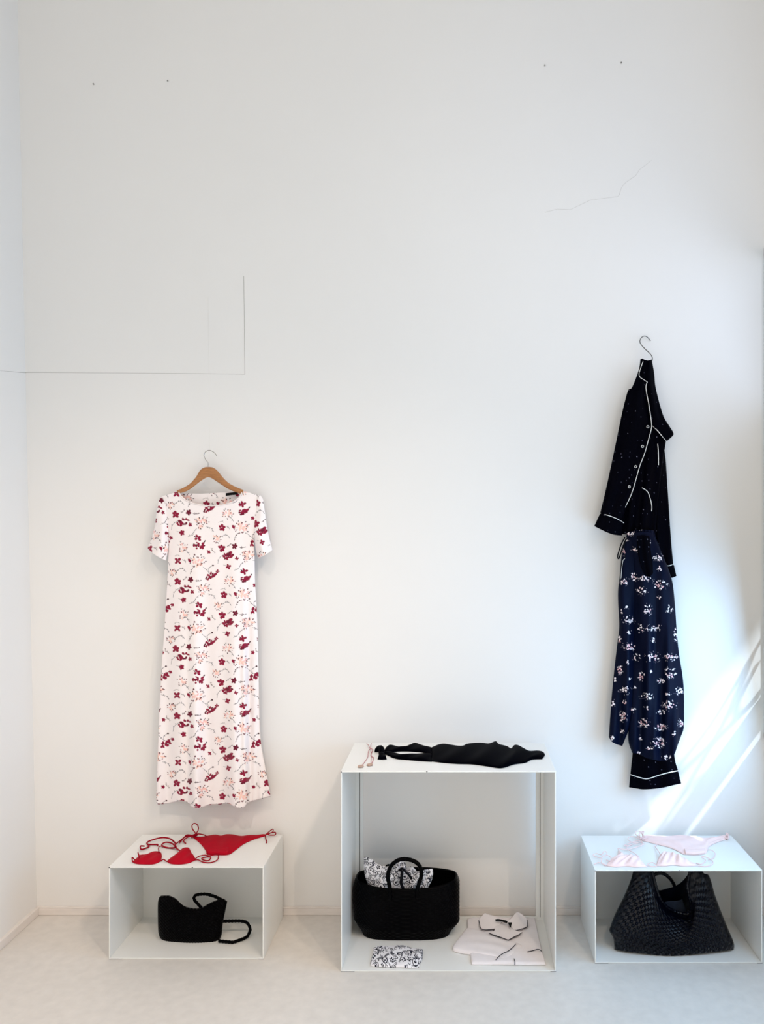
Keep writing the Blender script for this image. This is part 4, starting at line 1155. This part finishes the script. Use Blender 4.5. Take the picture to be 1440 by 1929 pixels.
def hobo(top, y0, half, amp, sgn_, nu, nv):
    G = coons(top, bot, left, right, nu, nv)
    U, W = uv(nv, nu)
    k = round_prof(U, .42) * (0.02 + 0.03 * W + half * 0.5 * np.sin(np.pi * W))
    folds = 0.012 * np.sin((U - .2) * 15) * np.clip(1 - W * 1.25, 0, 1) * round_prof(U, .5)
    wv = weave(U, W + .08 * np.sin(U * 6.28), 40, 25, amp) * np.clip(round_prof(U, .5) * 1.8, 0, 1) * np.clip((W - .12) * 5, 0.15, 1)
    y = y0 - 0.052 * W - sgn_ * (k + folds) - wv * (1 if sgn_ > 0 else 0)
    return G, y


topf_ = [(1196, 1626), (1210, 1624), (1226, 1634), (1232, 1652), (1238, 1676), (1247, 1697), (1262, 1712), (1281, 1720), (1297, 1721.5), (1303, 1711), (1300, 1690), (1296, 1668), (1301, 1640), (1308, 1626), (1318, 1626)]
topb_ = [(1196, 1626), (1212, 1628), (1228, 1655), (1240, 1676), (1256, 1674), (1270, 1670), (1284, 1662), (1296, 1648), (1306, 1630), (1318, 1626)]
G, yf = hobo(topf_, -0.235, 0.088, 0.0065, 1, NUB, NVB)
Gb, yb = hobo(topb_, -0.225, 0.095, 0.0, -1, NUB, NVB)
Pf_ = at(G[..., 0], G[..., 1], yf)
Gbx = Gb.copy()
zf = np.maximum(Pf_[..., 2], ZB)
Pf_[..., 2] = zf
Pb_ = at(Gbx[..., 0], Gbx[..., 1], np.minimum(yb, -0.058))
Pb_[..., 2] = np.maximum(Pb_[..., 2], ZB)
shell('bag_body', Pf_, Pb_, M['navyleather'], hb)
rm = smooth_poly(topf_, 160)
uu = np.linspace(0, 1, 160)
tubes('rim', [(at(rm[:, 0], rm[:, 1], np.interp(uu, np.linspace(0, 1, NUB), yf[0]) - 0.002), 0.006 * (1 + .15 * np.sin(np.arange(160) * 1.7)))], M['navyleather'], hb, 8)
ha = smooth_poly([(1222, 1662), (1230, 1650), (1240, 1645), (1250, 1645.5), (1260, 1652), (1268, 1662), (1273, 1674)], 60)
tubes('handle', [(at(ha[:, 0], ha[:, 1], -0.15), 0.0068 * (1 + .08 * np.sin(np.arange(60) * 1.8)))], M['navyleather'], hb, 10)
G = coons([(1241, 1703), (1258, 1698), (1276, 1697), (1286, 1694)], [(1248, 1714), (1265, 1720), (1285, 1726), (1296, 1720)], [(1241, 1703), (1248, 1714)], [(1286, 1694), (1296, 1720)], 30, 16)
U, W = uv(16, 30)
li = shell('lining', at(G[..., 0], G[..., 1], -0.205 - .01 * round_prof(U, .5)), at(G[..., 0], G[..., 1], -0.195), M['lining'], hb, caps=True)
li['label'] = 'slate blue cloth lining inside the mouth'
